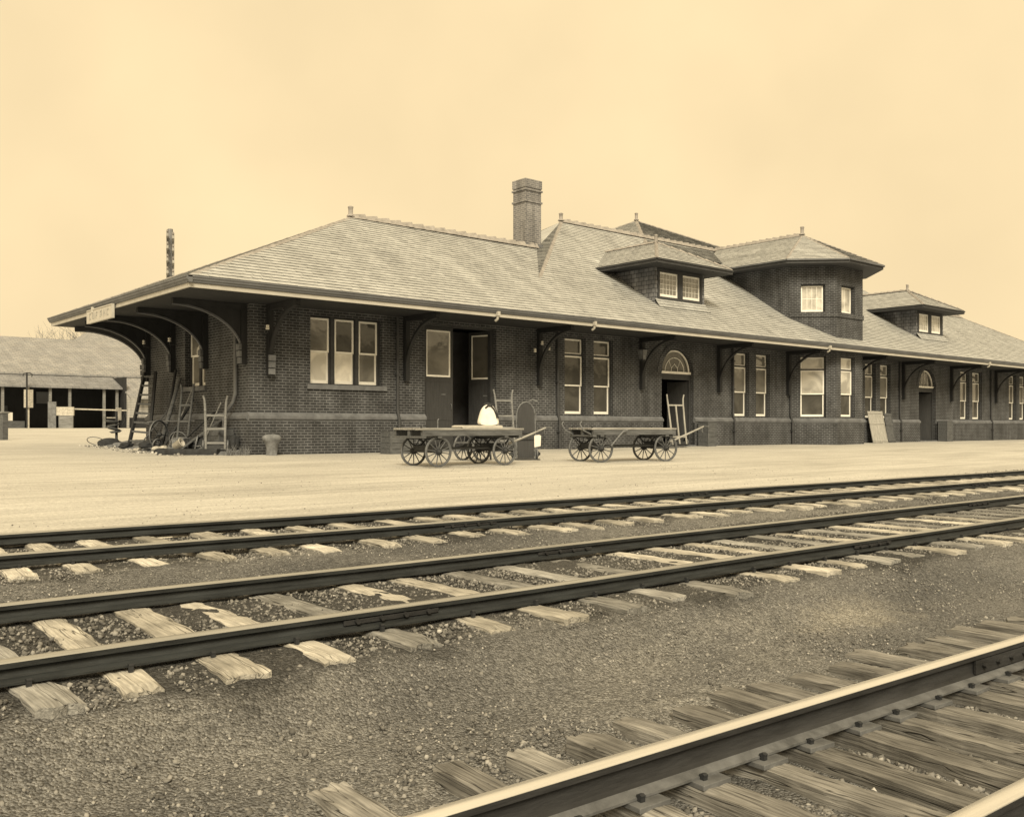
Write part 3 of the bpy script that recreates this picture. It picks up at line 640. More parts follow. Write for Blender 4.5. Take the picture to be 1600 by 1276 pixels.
# ---- walls with real openings
def wall(name, x0, x1, z0, z1, ops, th=.34, m='brick'):
    """local frame: x to the right seen from outside, y inwards; ops = (xa, xb, za, zb, arch_height)"""
    mb = MB(); xs = sorted({x0, x1, *[o[0] for o in ops], *[o[1] for o in ops]}); zs = sorted({z0, z1, *[o[2] for o in ops], *[o[3] for o in ops]})
    for xa, xb in zip(xs[:-1], xs[1:]):
        for za, zb in zip(zs[:-1], zs[1:]):
            cx, cz = (xa+xb)/2, (za+zb)/2
            if any(o[0] < cx < o[1] and o[2] < cz < o[3] for o in ops): continue
            mb.face([(xa, 0, za), (xb, 0, za), (xb, 0, zb), (xa, 0, zb)]); mb.face([(xb, th, za), (xa, th, za), (xa, th, zb), (xb, th, zb)])
    for o in ops:
        a, b, c, d = o[:4]; ah = o[4] if len(o) > 4 else 0
        zt = d-ah
        mb.face([(a, 0, c), (a, 0, zt), (a, th, zt), (a, th, c)]); mb.face([(b, 0, zt), (b, 0, c), (b, th, c), (b, th, zt)])
        if c > z0+.01: mb.face([(a, 0, c), (a, th, c), (b, th, c), (b, 0, c)])
        if not ah: mb.face([(a, 0, d), (b, 0, d), (b, th, d), (a, th, d)])
        else:
            cx = (a+b)/2; rx = (b-a)/2; K = 14
            ar = [(cx-rx*math.cos(math.pi*i/K), zt+ah*math.sin(math.pi*i/K)) for i in range(K+1)]
            for i in range(K):
                (xa, za), (xb, zb) = ar[i], ar[i+1]
                mb.face([(xa, 0, za), (xb, 0, zb), (xb, 0, d), (xa, 0, d)]); mb.face([(xa, 0, za), (xa, th, za), (xb, th, zb), (xb, 0, zb)])
    for x in (x0, x1): mb.face([(x, 0, z0), (x, th, z0), (x, th, z1), (x, 0, z1)])
    mb.face([(x0, 0, z1), (x1, 0, z1), (x1, th, z1), (x0, th, z1)])
    return mb
FR = [(13.62, 16.10, 2.05, 4.08), (17.70, 20.67, 0, 4.12), (23.90, 24.98, 1.24, 4.08), (25.40, 26.46, 1.24, 4.08), (29.25, 31.25, 0, 3.98, .98),
      (34.02, 35.10, 1.24, 4.06), (35.60, 36.66, 1.24, 4.06)]
FR2 = [(44.90, 45.96, 1.24, 4.06), (46.40, 47.48, 1.24, 4.06), (50.55, 52.50, 0, 4.06, .98), (55.50, 56.68, 1.24, 4.06), (57.08, 58.38, 1.24, 4.06), (62.2, 63.3, 1.24, 4.06), (63.8, 64.9, 1.24, 4.06)]
sh = lambda L, d: [(o[0]-d, o[1]-d)+tuple(o[2:]) for o in L]
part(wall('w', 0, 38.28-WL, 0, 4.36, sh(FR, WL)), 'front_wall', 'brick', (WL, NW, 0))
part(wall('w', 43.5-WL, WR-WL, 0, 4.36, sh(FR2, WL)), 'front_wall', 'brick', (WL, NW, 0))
# end wall, seen from its left: local x = -n
E0 = 33.0
part(wall('w', 0, E0-NW-.342, 0, 4.36, [(E0-29.75, E0-28.15, 2.05, 4.08)]), 'end_wall', 'brick', (WL, E0, 0), (0, 0, R(-90)))
mb = MB(); mb.box(WL+.36, E0-.34, 0, WR-.36, E0, 4.36); mb.box(WR-.34, NW+.36, 0, WR, E0, 4.36); part(mb, 'back_wall', 'brick')
# plinth and belt course run between the doors
BELT = [(-.075, .98), (-.075, 1.00), (-.115, 1.02), (-.12, 1.10), (-.095, 1.13), (-.06, 1.15), (-.035, 1.19), (.02, 1.215), (.02, .98)]
def plinth(segs, loc, rot=0):
    for i, (a, b) in enumerate(segs):
        mb = MB(); mb.box(a, -.075, -.3, b, .02, .978); part(mb, 'plinth', 'brick', loc, (0, 0, rot))
        mb = MB(); mb.prism(BELT, a-.002, b+.002, 'x'); part(mb, 'belt_course', 'stone', loc, (0, 0, rot))
plinth([(-.075, 17.70-WL), (20.67-WL, 29.25-WL), (31.25-WL, 38.28-WL-.05)], (WL, NW, 0))
plinth([(43.55-WL, 50.55-WL), (52.5-WL, WR-WL)], (WL, NW, 0))
plinth([(0, E0-NW-.02)], (WL, E0, 0), R(-90))
mb = MB(); mb.box(WL+.4, NW+.4, .02, WR-.4, E0-.4, .06); part(mb, 'floor', 'interior')
mb = MB(); mb.box(12.2, NW+2.2, .07, 69.6, NW+2.3, 4.2); part(mb, 'partition', 'interior')

# ---- windows (local frame as the walls: x right, y in, z up)
def window(wd, z0, z1, parts_, glass, loc, rot, transom=None, sill=True, casing=.05, inset=.16, gl2=None, single=False):
    """dark casing; white sashes and their panes are children"""
    f = MB(); c = casing
    f.box(0, 0, z0, c, .11, z1); f.box(wd-c, 0, z0, wd, .11, z1); f.box(c, 0, z1-c, wd-c, .11, z1); f.box(c, 0, z0, wd-c, .11, z0+.03)
    if transom: f.box(c, -.01, transom[0], wd-c, .11, transom[1])
    off = (Matrix.Rotation(rot, 4, 'Z') @ Vector((0, inset, 0)))
    W = part(f, 'window', 'trim_dark', Vector(loc)+off, (0, 0, rot), .006)
    def sash(xa, xb, za, zb, y, bot, g, bars=0, fw=.058):
        m = MB(); m.box(xa, y, za+bot, xa+fw, y+.04, zb-fw); m.box(xb-fw, y, za+bot, xb, y+.04, zb-fw); m.box(xa, y, zb-fw, xb, y+.04, zb); m.box(xa, y, za, xb, y+.04, za+bot)
        for k in range(1, bars+1):
            x = xa+fw+(xb-xa-2*fw)*k/(bars+1); m.box(x-.010, y+.012, za+bot, x+.010, y+.034, zb-fw)
        if bars > 1: m.box(xa+fw, y+.013, (za+zb)/2-.01, xb-fw, y+.033, (za+zb)/2+.01)
        m.build('sash', 'white_paint', W, bevel=.004)
        p = MB(); p.box(xa+fw-.004, y+.022, za+bot-.004, xb-fw+.004, y+.028, zb-fw+.004); p.build('pane', g, W)
    top = z1-c
    if transom: sash(c, wd-c, transom[1], top, .03, .05, gl2 or glass); top = transom[0]
    if single: sash(c, wd-c, z0+.03, top, .03, .075, glass, parts_)
    else:
        mid = (z0+top)/2+.02
        sash(c, wd-c, mid-.05, top, .012, .05, gl2 or glass, parts_); sash(c, wd-c, z0+.03, mid, .062, .095, glass, parts_)
    if sill:
        m = MB(); m.box(-.02, -inset-.09, z0-.10, wd+.02, .02, z0-.002); m.build('sill', 'stone', W, bevel=.01)
    return W
TR = (3.41, 3.475)
for i, o in enumerate(FR[2:4]+FR[5:7]+FR2[0:2]+FR2[3:7]):
    g2 = 'glass_dark' if i < 2 else 'glass_mid'
    window(o[1]-o[0], o[2]+.005, o[3], 0, 'glass_dark', (o[0], NW, 0), 0, TR, False, gl2=g2)
for i, (a, b) in enumerate(((13.64, 14.34), (14.50, 15.19), (15.34, 16.03))):
    window(b-a+.04, 2.055, 4.06, 0, ['glass_blind', 'glass_blind', 'glass_mid'][i], (a-.02, NW, 0), 0, None, False, gl2=['glass_mid', 'glass_dark', 'glass_dark'][i], casing=.035)
mb = MB()
for a, b in ((14.36, 14.48), (15.21, 15.32), (16.05, 16.098)): mb.box(a+.002, NW+.13, 2.05, b-.002, NW+.27, 4.08)
part(mb, 'mullion', 'trim_dark')
mb = MB(); mb.box(13.5, NW-.07, 1.90, 16.24, NW+.30, 2.045); part(mb, 'sill', 'stone', bevel=.01)
mb = MB(); mb.box(WL-.07, 28.05, 1.90, WL+.30, 29.85, 2.045); part(mb, 'sill', 'stone', bevel=.01)
for a in (E0-29.73, E0-28.93): window(.76, 2.055, 4.06, 0, 'glass_mid', Vector((WL, E0, 0))+Vector((0, -a, 0)), R(-90), None, False, casing=.04)

# ---- arched doorways
def doorway(a, b, zs, ah, openleaf, lat):
    cx = (a+b)/2; rx = (b-a)/2; K = 20
    f = MB(); f.box(a+.002, NW+.14, 2.72, b-.002, NW+.27, 2.955); f.box(a+.002, NW+.14, .06, a+.11, NW+.27, 2.718); f.box(b-.11, NW+.14, .06, b-.002, NW+.27, 2.718)
    D = part(f, 'door_frame', 'trim_dark', bevel=.006); O = Vector((0, 0, 0))
    m = MB()
    def arc(r1, r2, h1, h2, y0, y1, t0=0, t1=1):
        for i in range(K):
            A = [math.pi*(t0+(t1-t0)*(i+j)/K) for j in (0, 1)]
            p = [(cx-r*math.cos(t), hh*math.sin(t)+3.04) for t in A for r, hh in ((r1, h1), (r2, h2))]
            (i0, o0, i1, o1) = p
            vs = [(x, y, z) for y in (y0, y1) for x, z in (i0, o0, o1, i1)]
            m.mesh(vs, [(0, 1, 2, 3), (7, 6, 5, 4), (0, 3, 7, 4), (1, 5, 6, 2)])
    rx2 = rx-.08; h2 = ah-.10
    arc(rx2-.06, rx2, h2-.06, h2, NW+.15, NW+.20)
    m.box(a+.02, NW+.12, 2.957, b-.02, NW+.21, 3.05)
    if lat:
        arc(rx2*.66-.022, rx2*.66, h2*.66-.022, h2*.66, NW+.165, NW+.195)
        for sx in (-1, 1):
            m.tube([(cx+sx*.2, NW+.18, 3.05), (cx+sx*.2, NW+.18, 3.18), (cx, NW+.18, 3.36)], .012, 6)
            m.tube([(cx+sx*.2, NW+.18, 3.2), (cx+sx*.36, NW+.18, 3.52)], .010, 6)
    else:
        m.tube([(cx, NW+.18, 3.05), (cx, NW+.18, 3.04+h2-.03)], .012, 6)
        for sx in (-1, 1): m.tube([(cx+sx*.35, NW+.18, 3.05), (cx+sx*.30, NW+.18, 3.04+h2*.88)], .010, 6)
    m.build('fanlight', 'white_paint', D)
    g = MB(); g.face([(cx-(rx2-.02)*math.cos(math.pi*i/K), NW+.19, 3.03+(h2-.02)*math.sin(math.pi*i/K)) for i in range(K+1)]); gp = g.build('pane', 'glass_dark', D)
    ar = MB()                                         # brick arch ring standing a little proud of the wall
    for i in range(K):
        A = [math.pi*(i+j)/K for j in (0, 1)]
        p = [(cx-r*math.cos(t), h*math.sin(t)+3.0) for t in A for r, h in ((rx, ah), (rx+.24, ah+.22))]
        vs = [(x, y, z) for y in (NW-.018, NW+.03) for x, z in (p[0], p[1], p[3], p[2])]
        ar.mesh(vs, [(0, 1, 2, 3), (0, 3, 7, 4), (1, 5, 6, 2)])
    part(ar, 'arch_ring', 'brick')
    st = MB(); st.box(a-.05, NW-.12, -.2, b+.05, NW+.36, .055); part(st, 'door_step', 'stone', bevel=.01)
    # two leaves standing open inwards
    for s_, hx in ((1, a+.115), (-1, b-.115)):
        l = MB(); wd = rx-.13
        l.box(0, -.025, 0, wd, .025, 2.6)
        for z0_, z1_ in ((.25, 1.0), (1.25, 2.4)):
            l.box(.12, -.034, z0_, wd-.12, -.0255, z1_); 
        ang = R(s_*82) if s_ > 0 else R(180-70)
        L = part(l, 'door', 'door_wood', (hx, NW+.24, .07), (0, 0, ang), .006)
        hn = MB(); hn.lathe([(.0, 0), (.03, .005), (.034, .03), (.02, .05), (.0, .052)], 10, 0, Mt((wd-.07, -.03, 1.15)) @ Mr(90, 'X')); hn.build('handle', 'ceramic', L)
doorway(29.25, 31.25, 3.0, .98, True, True)
doorway(50.55, 52.50, 3.08, .98, True, False)

# ---- the baggage doorway: one leaf shut, one ajar
def leaf(x, y, z, rot, wd, gx0, gx1, name='door'):
    l = MB(); H = 4.0
    l.box(0, 0, 0, wd, .05, 2.36); l.box(0, 0, 3.90, wd, .05, H); l.box(0, 0, 2.362, gx0, .05, 3.898); l.box(gx1, 0, 2.362, wd, .05, 3.898)
    for za, zb in ((.2, .75), (.95, 2.2)): l.box(.12, -.014, za, wd-.12, -.0005, zb)
    L = part(l, name, 'door_wood', (x, y, z), (0, 0, rot), .006)
    s = MB(); f = .05
    s.box(gx0, -.012, 2.37, gx1, .03, 2.43); s.box(gx0, -.012, 3.84, gx1, .03, 3.89); s.box(gx0, -.012, 2.431, gx0+f*.7, .03, 3.839); s.box(gx1-f, -.012, 2.431, gx1, .03, 3.839); s.build('sash', 'white_paint', L, bevel=.004)
    p = MB(); p.box(gx0+.03, .014, 2.42, gx1-.04, .02, 3.85); p.build('pane', 'glass_mid' if wd > 1 else 'glass_dark', L)
    h = MB(); h.box(wd*.6, -.03, 1.78, wd*.6+.16, -.0145, 1.82); h.tube([(wd-.1, -.01, 1.3), (wd-.1, -.05, 1.33), (wd-.1, -.05, 1.47), (wd-.1, -.01, 1.5)], .012, 6); h.build('handle', 'iron_worn', L)
leaf(17.78, NW+.22, .06, 0, 1.22, .14, 1.10)
leaf(20.30, NW+1.05, .06, R(-68), .98, .12, .86)
mb = MB(); mb.box(17.702, NW+.15, .06, 17.775, NW+.30, 4.118); mb.box(20.55, NW+.15, .06, 20.668, NW+.30, 4.118); mb.box(17.775, NW+.15, 4.07, 20.55, NW+.30, 4.118); part(mb, 'door_frame', 'trim_dark')
mb = MB(); mb.box(17.6, NW-.10, -.2, 20.8, NW+.36, .055); part(mb, 'door_step', 'stone', bevel=.01)

# ---- bay and turret
q = math.sqrt(.5)
facets = [((38.28, NW), -45, 2.08), ((39.75, 23.57), 0, 2.30), ((42.05, 23.57), 45, 2.08)]
TZ0, TZ1 = 0, 8.2
for i, ((u, n), a, L) in enumerate(facets):
    if i == 0: ops = [(.44, 1.60, 1.24, 4.06), (.46, 1.56, 6.08, 7.36)]
    elif i == 1: ops = [(.36, 1.62, 1.24, 4.06), (.42, 1.60, 6.08, 7.36)]
    else: ops = []
    part(wall('w', 0, L, TZ0, TZ1, ops, .3), 'bay_wall', 'brick', (u, n, 0), (0, 0, R(a)))
    mb = MB(); e = .03; mb.box(-e, -.055, -.3, L+e, .02, .978); part(mb, 'plinth', 'brick', (u, n, 0), (0, 0, R(a)))
    mb = MB(); mb.prism([(x*.8, z) for x, z in BELT], -.045, L+.045, 'x'); part(mb, 'belt_course', 'stone', (u, n, 0), (0, 0, R(a)))
    mb = MB(); mb.box(-.02, -.05, 5.86, L+.02, .02, 6.075); part(mb, 'string_course', 'brick', (u, n, 0), (0, 0, R(a)))
    loc = Vector((u, n, 0)); T_ = Matrix.Rotation(R(a), 4, 'Z')
    for j, o in enumerate(ops):
        window(o[1]-o[0], o[2]+.005, o[3], 0 if j == 0 else (1 if i == 1 else 3), 'glass_dark' if j == 0 else 'glass_pale', loc+T_ @ Vector((o[0], 0, 0)), R(a), TR if j == 0 else None, False, gl2='glass_pale' if j == 0 else None, single=j == 1)  # bay's upper panes: sky reflection put into the pale pane colour
part(wall('w', 0, 6.2, 4.4, TZ1, []), 'bay_wall', 'brick', (38.28, NW+6.2, 0), (0, 0, R(-90)))
mb = MB(); mb.box(43.2, NW, 4.4, 43.52, NW+6.2, TZ1); part(mb, 'bay_wall', 'brick')
TE = 8.40; TP = [(37.43, 24.69), (39.40, 22.72), (42.40, 22.72), (44.37, 24.69)]; TA = (UC, 26.1, 10.12)
mb = MB()
slates(mb, [(37.43, 29.6, TE), (37.43, 24.69, TE), TA, (UC, 31.2, 10.12)], seed=11)
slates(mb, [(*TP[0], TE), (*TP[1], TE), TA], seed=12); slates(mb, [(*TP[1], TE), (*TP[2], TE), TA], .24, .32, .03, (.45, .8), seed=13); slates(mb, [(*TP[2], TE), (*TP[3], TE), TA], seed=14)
mb.face([(44.37, 24.69, TE), (44.37, 29.6, TE), (UC, 31.2, 10.12), TA])
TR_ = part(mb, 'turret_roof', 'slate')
mb = MB(); ring = [(37.43, 29.6)]+TP+[(44.37, 29.6)]
mb.mesh([(x, y, 8.20) for x, y in ring]+[(x, y, 8.395) for x, y in ring], [tuple(range(5, -1, -1)), (6, 7, 8, 9, 10, 11)]+[(i, i+1, 7+i, 6+i) for i in range(5)]+[(5, 0, 6, 11)]); part(mb, 'turret_eave', 'trim_dark')
mb = MB()
for (x0, y0), (x1, y1) in zip(ring[:-1], ring[1:]): mb.bar((x0, y0, 8.36), (x1, y1, 8.36), .16, .07)
part(mb, 'turret_gutter', 'gutter_paint')
ridge_tiles('ridge_tiles', [TA, (UC, 31.3, 10.12)], .12, .40, .09); finial((TA[0], TA[1], TA[2]+.04), .4)
for p in TP[0:3]: ridge_tiles('hip_tiles', [(*p, TE), TA], .08, .36, .03, tooth=.018)
# cap skirt at the top of the turret cone
# ---- centre tower roof on the street side
CA = (UC, 36.9, 12.6); hb = 8.0; zb = 12.6-.47*hb
mb = MB(); B4 = [(UC-hb, CA[1]-hb, zb), (UC+hb, CA[1]-hb, zb), (UC+hb, CA[1]+hb, zb), (UC-hb, CA[1]+hb, zb)]
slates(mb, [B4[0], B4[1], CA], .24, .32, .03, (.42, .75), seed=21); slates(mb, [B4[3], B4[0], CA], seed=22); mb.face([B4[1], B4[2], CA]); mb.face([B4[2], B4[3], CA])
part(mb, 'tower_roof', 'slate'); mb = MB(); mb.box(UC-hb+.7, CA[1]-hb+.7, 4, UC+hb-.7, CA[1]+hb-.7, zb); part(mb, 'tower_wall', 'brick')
for b in (B4[0], B4[1], B4[3]): ridge_tiles('hip_tiles', [b, CA], .10, .42, .04, tooth=.018)
finial((CA[0], CA[1], CA[2]+.05), .42)

# ---- dormers
def dormer(ax):
    D = link('dormer', None, ST, Vector((ax, 24.92, 5.4))-SO)
    o = Vector((ax, 24.92, 5.4)); Lc = -o
    def dp(mb, name, m, bevel=0): return mb.build(name, m, D, Lc, (0, 0, 0), bevel)
    x0, x1, n0 = ax-1.55, ax+1.55, 24.92
    ez, rz = 7.28, 8.43; e0, e1, ne = ax-2.36, ax+2.36, 24.11
    # front: frame of posts round two small windows
    mb = MB(); mb.box(x0, n0, 5.2, x0+.22, n0+.14, 7.1); mb.box(x1-.22, n0, 5.2, x1, n0+.14, 7.1); mb.box(x0+.22, n0, 5.2, x1-.22, n0+.14, 5.98); mb.box(x0+.22, n0, 6.98, x1-.22, n0+.14, 7.1); mb.box(ax-.12, n0, 5.981, ax+.12, n0+.14, 6.979)
    dp(mb, 'front_wall', 'shingle')
    mb = MB(); f = n0-.03
    mb.box(x0+.16, f, 5.86, x1-.16, n0-.002, 5.98); mb.box(x0+.16, f, 6.96, x1-.16, n0-.002, 7.09); mb.box(x0+.16, f, 5.981, x0+.28, n0-.002, 6.959); mb.box(x1-.28, f, 5.981, x1-.16, n0-.002, 6.959); mb.box(ax-.14, f, 5.981, ax+.14, n0-.002, 6.959)
    dp(mb, 'window_casing', 'trim_dark', .006)
    for a, b in ((x0+.28, ax-.14), (ax+.14, x1-.28)):
        s = MB(); y = n0+.03; fw = .07
        s.box(a, y, 5.985, b, y+.05, 6.09); s.box(a, y, 6.885, b, y+.05, 6.955); s.box(a, y, 6.091, a+fw, y+.05, 6.884); s.box(b-fw, y, 6.091, b, y+.05, 6.884)
        for k in range(1, 5): x = a+fw+(b-a-2*fw)*k/5; s.box(x-.006, y+.012, 6.091, x+.006, y+.034, 6.884)
        for z in (6.29, 6.49, 6.69): s.box(a+fw, y+.014, z-.006, b-fw, y+.032, z+.006)
        dp(s, 'window', 'white_paint')
        p = MB(); p.box(a+fw-.01, y+.024, 6.08, b-fw+.01, y+.03, 6.89); dp(p, 'pane', 'glass_pale' if ax > UC else 'glass_mid')
    for x, s_ in ((x0, 1), (x1, -1)):
        mb = MB(); zr = lambda n: mz(n)-.12
        P = [(n0+.142, 7.1), (n0+.142, zr(n0)), (n0+2.6, 7.1)]
        mb.prism(P, x, x+s_*.12, 'x'); dp(mb, 'cheek', 'shingle')
    mb = MB(); slates(mb, [(x0-.05, n0-.30, mz(n0-.30)+.03), (x1+.05, n0-.30, mz(n0-.30)+.03), (x1+.02, n0-.02, 5.87), (x0-.02, n0-.02, 5.87)], .16, .27, seed=31); dp(mb, 'apron', 'slate')
    A = (ax, 26.2, rz); nb = nz_of(rz)+.15; ns_ = nz_of(ez)+.15
    mb = MB(); slates(mb, [(e0, ns_, ez), (e0, ne, ez), A, (ax, nb, rz)], seed=32); slates(mb, [(e0, ne, ez), (e1, ne, ez), A], seed=33); slates(mb, [(e1, ne, ez), (e1, ns_, ez), (ax, nb, rz), A], seed=34)
    dp(mb, 'roof', 'slate')
    mb = MB(); mb.box(e0+.02, ne+.02, 7.101, e1-.02, ns_-.3, 7.13); dp(mb, 'soffit', 'soffit_wood')
    mb = MB()
    for (a, b) in (((e0, ns_), (e0, ne)), ((e0, ne), (e1, ne)), ((e1, ne), (e1, ns_))): mb.bar((*a, 7.185), (*b, 7.185), .06, .15); mb.bar((*a, 7.245), (*b, 7.245), .15, .06)
    dp(mb, 'eave_trim', 'trim_dark')
    for pts, r in (([A, (ax, nb, rz)], .11), ([(e0, ne, ez), A], .07), ([(e1, ne, ez), A], .08)):
        mbt = MB(); a, b = Vector(pts[0]), Vector(pts[1]); d = (b-a); Ln = d.length; d.normalize(); s_ = d.cross(UP).normalized(); up = s_.cross(d); k = 0
        while k < Ln-.05:
            p, q_ = a+d*k, a+d*min(k+.44, Ln)
            mbt.mesh([p-s_*r, p+up*r*.6, p+s_*r, q_-s_*r*1.1+up*.01, q_+up*(r*.6+.05), q_+s_*r*1.1+up*.01], [(0, 3, 4, 1), (1, 4, 5, 2), (3, 5, 4), (0, 1, 2)]); k += .38
        dp(mbt, 'ridge_tiles', 'tile_terracotta')
    mb = MB(); mb.lathe([(.12, 0), (.07, .06), (.07, .26), (.085, .28), (.06, .33)], 8, 0, Mt((A[0], A[1], A[2]+.03))); dp(mb, 'finial', 'tile_terracotta')
dormer(30.25); dormer(mir(30.25))

# ---- chimney
mb = MB(); cx, cy = 25.93, 29.40; hw, hd = .43, .38
mb.box(cx-hw, cy-hd, 7.2, cx+hw, cy+hd, 10.62)
C_ = part(mb, 'chimney', 'chimney_brick')
for z, e, h in ((9.95, .045, .07), (10.42, .05, .07), (10.55, .03, .34)):
    m = MB(); m.box(cx-hw-e, cy-hd-e, z, cx+hw+e, cy+hd+e, z+h); m.build('cap', 'chimney_brick', C_, (0, 0, 0))
m = MB(); m.box(cx-hw-.06, cy-hd-.06, 7.3, cx+hw+.06, cy+hd+.06, 8.26); m.build('flashing', 'stone', C_)

# ---- eave brackets
def bracket_mesh(reach, zb, infill=False):
    """local: y outwards from the wall, z up; wall post, top beam and curved brace"""
    mb = MB(); zt = 4.25
    mb.box(-.075, 0, zb, .075, .16, zt-.002); mb.box(-.065, .162, zt-.15, .065, reach, zt-.003)
    K = 16; R1, R2 = reach-.12, zt-.17-(zb+.30)
    pi = []; po = []
    for i in range(K+1):
        t = math.pi/2*i/K
        pi.append((reach-.06-(R1)*math.cos(t)*1.0, zb+.30+R2*math.sin(t)))
    pi = [(.13+(1-math.cos(math.pi/2*i/K))*R1, zb+.30+R2*math.sin(math.pi/2*i/K)) for i in range(K+1)]
    po = [(y-.01-(.025 if infill else .05)*math.sin(math.pi/2*(i/K)*.5+.3), z+(.03 if infill else .055)+.02*i/K) for i, (y, z) in enumerate(pi)]
    br = MB() if infill else mb; bx_ = .045 if infill else .06
    for i in range(K):
        a, b, c, d = pi[i], pi[i+1], po[i+1], po[i]
        vs = [(x, y, z) for x in (-bx_, bx_) for y, z in (a, b, c, d)]
        br.mesh(vs, [(0, 1, 2, 3), (7, 6, 5, 4), (0, 4, 5, 1), (3, 2, 6, 7)])
    if infill:
        mb.prism([(.162, zt-.152), (.162, po[0][1])]+[(max(y, .162), min(z, zt-.152)) for y, z in po[1:]], -.02, .02, 'x')
        return mb, br
    return mb
def corbel(parent, zb, y0=.16, m='stone'):
    mb = MB()
    for k in range(3): mb.box(-.10, .003 if y0 < .1 else y0+.002, zb+.02+k*.19, .10, y0+.10-.015*(2-k), zb+.19+k*.19)
    mb.build('corbel', m, parent, bevel=.012)
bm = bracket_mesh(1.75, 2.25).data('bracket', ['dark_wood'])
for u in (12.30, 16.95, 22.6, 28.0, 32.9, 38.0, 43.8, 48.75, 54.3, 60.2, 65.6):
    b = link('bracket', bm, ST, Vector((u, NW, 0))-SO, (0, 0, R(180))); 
    if u < 13: corbel(b, 2.25)
be, bre = bracket_mesh(2.1, 2.55, True); be = be.data('bracket', ['dark_wood']); bre = bre.data('curved_brace', ['brace_pale'])
for n in (25.32, 28.0, 30.6, 32.85):
    b = link('bracket', be, ST, Vector((WL, n, 0))-SO, (0, 0, R(90))); corbel(b, 2.55); link('curved_brace', bre, b)
bd, brd = bracket_mesh(2.6, 2.35, True); bd = bd.data('bracket', ['dark_wood']); brd = brd.data('curved_brace', ['brace_pale'])
b = link('bracket', bd, ST, Vector((WL, 33.0, 0))-SO, (0, 0, R(45))); corbel(b, 2.35, m='stone'); link('curved_brace', brd, b)

# ---- downspouts
for u in (16.62, 23.5, 33.85, 38.2, 48.35, 59.5):
    mb = MB(); y = NW-.07
    mb.tube([(u, y, 4.25), (u, y, 1.35), (u, y-.02, 1.25), (u, y-.10, 1.0), (u, y-.10, -.05)], .05, 10)
    for z in (3.6, 2.4, .6): mb.box(u-.075, y-.06 if z > 1 else y-.16, z, u+.075, NW+.0 if z > 1 else NW-.076, z+.05)
    part(mb, 'downspout', 'trim_dark')
mb = MB(); x = WL-.07; mb.tube([(x, 25.85, 4.25), (x, 25.85, 1.75), (x-.05, 25.9, 1.5), (x-.25, 26.05, 1.15), (x-.25, 26.05, -.05)], .055, 10); part(mb, 'downspout', 'gutter_paint')
# white insulators and their arms on the bracket by the baggage door
for (u, n, z) in ((22.4, 24.6, 3.72), (22.15, 24.7, 3.45), (22.72, 24.6, 3.55), (12.0, 24.5, 3.55), (WL-.5, 32.0, 3.6), (WL-.4, 30.0, 3.55)):
    mb = MB(); mb.lathe([(.0, -.06), (.05, -.055), (.055, -.01), (.03, 0), (.05, .02), (.045, .07), (.0, .085)], 10, 0, Mt((u, n, z))); I = part(mb, 'insulator', 'ceramic')
    m = MB(); m.tube([(u, n, z-.05), (u, n, z-.14), (u+(0 if n < 26 else .4), n+(.35 if n < 26 else 0), z-.16)], .012, 6); m.build('pin', 'iron', I)

# ================================================================ wagons and barrows
def wheel(parent, loc, r, spokes=12, rot=(0, 0, 0), wd=.05, dark='wagon_wood'):
    """spoked wheel whose axle lies along local Y"""
    MX = Mr(90, 'X'); mb = MB()
    ri = r-.042
    mb.lathe([(ri, -wd/2+.004), (r-.012, -wd/2+.004), (r-.012, wd/2-.004), (ri, wd/2-.004), (ri, -wd/2+.004)], 28, 0, MX)
    for k in range(spokes):
        t = 2*math.pi*k/spokes+.1; d = Vector((math.cos(t), 0, math.sin(t)))
        mb.tube([d*.045, d*(r*.5), d*(ri+.01)], [.015, .012, .011], 6)
    W = mb.build('wheel', dark, parent, loc, rot)
    t_ = MB(); t_.lathe([(r-.0115, -wd/2), (r, -wd/2), (r, wd/2), (r-.0115, wd/2), (r-.0115, -wd/2)], 36, 0, MX); t_.build('tyre', 'iron_worn', W)
    h = MB(); h.lathe([(.0, -.11), (.035, -.11), (.04, -.07), (.066, -.06), (.072, 0), (.066, .06), (.045, .07), (.04, .10), (.0, .10)], 14, 0, MX); h.build('hub', 'iron', W)
    return W
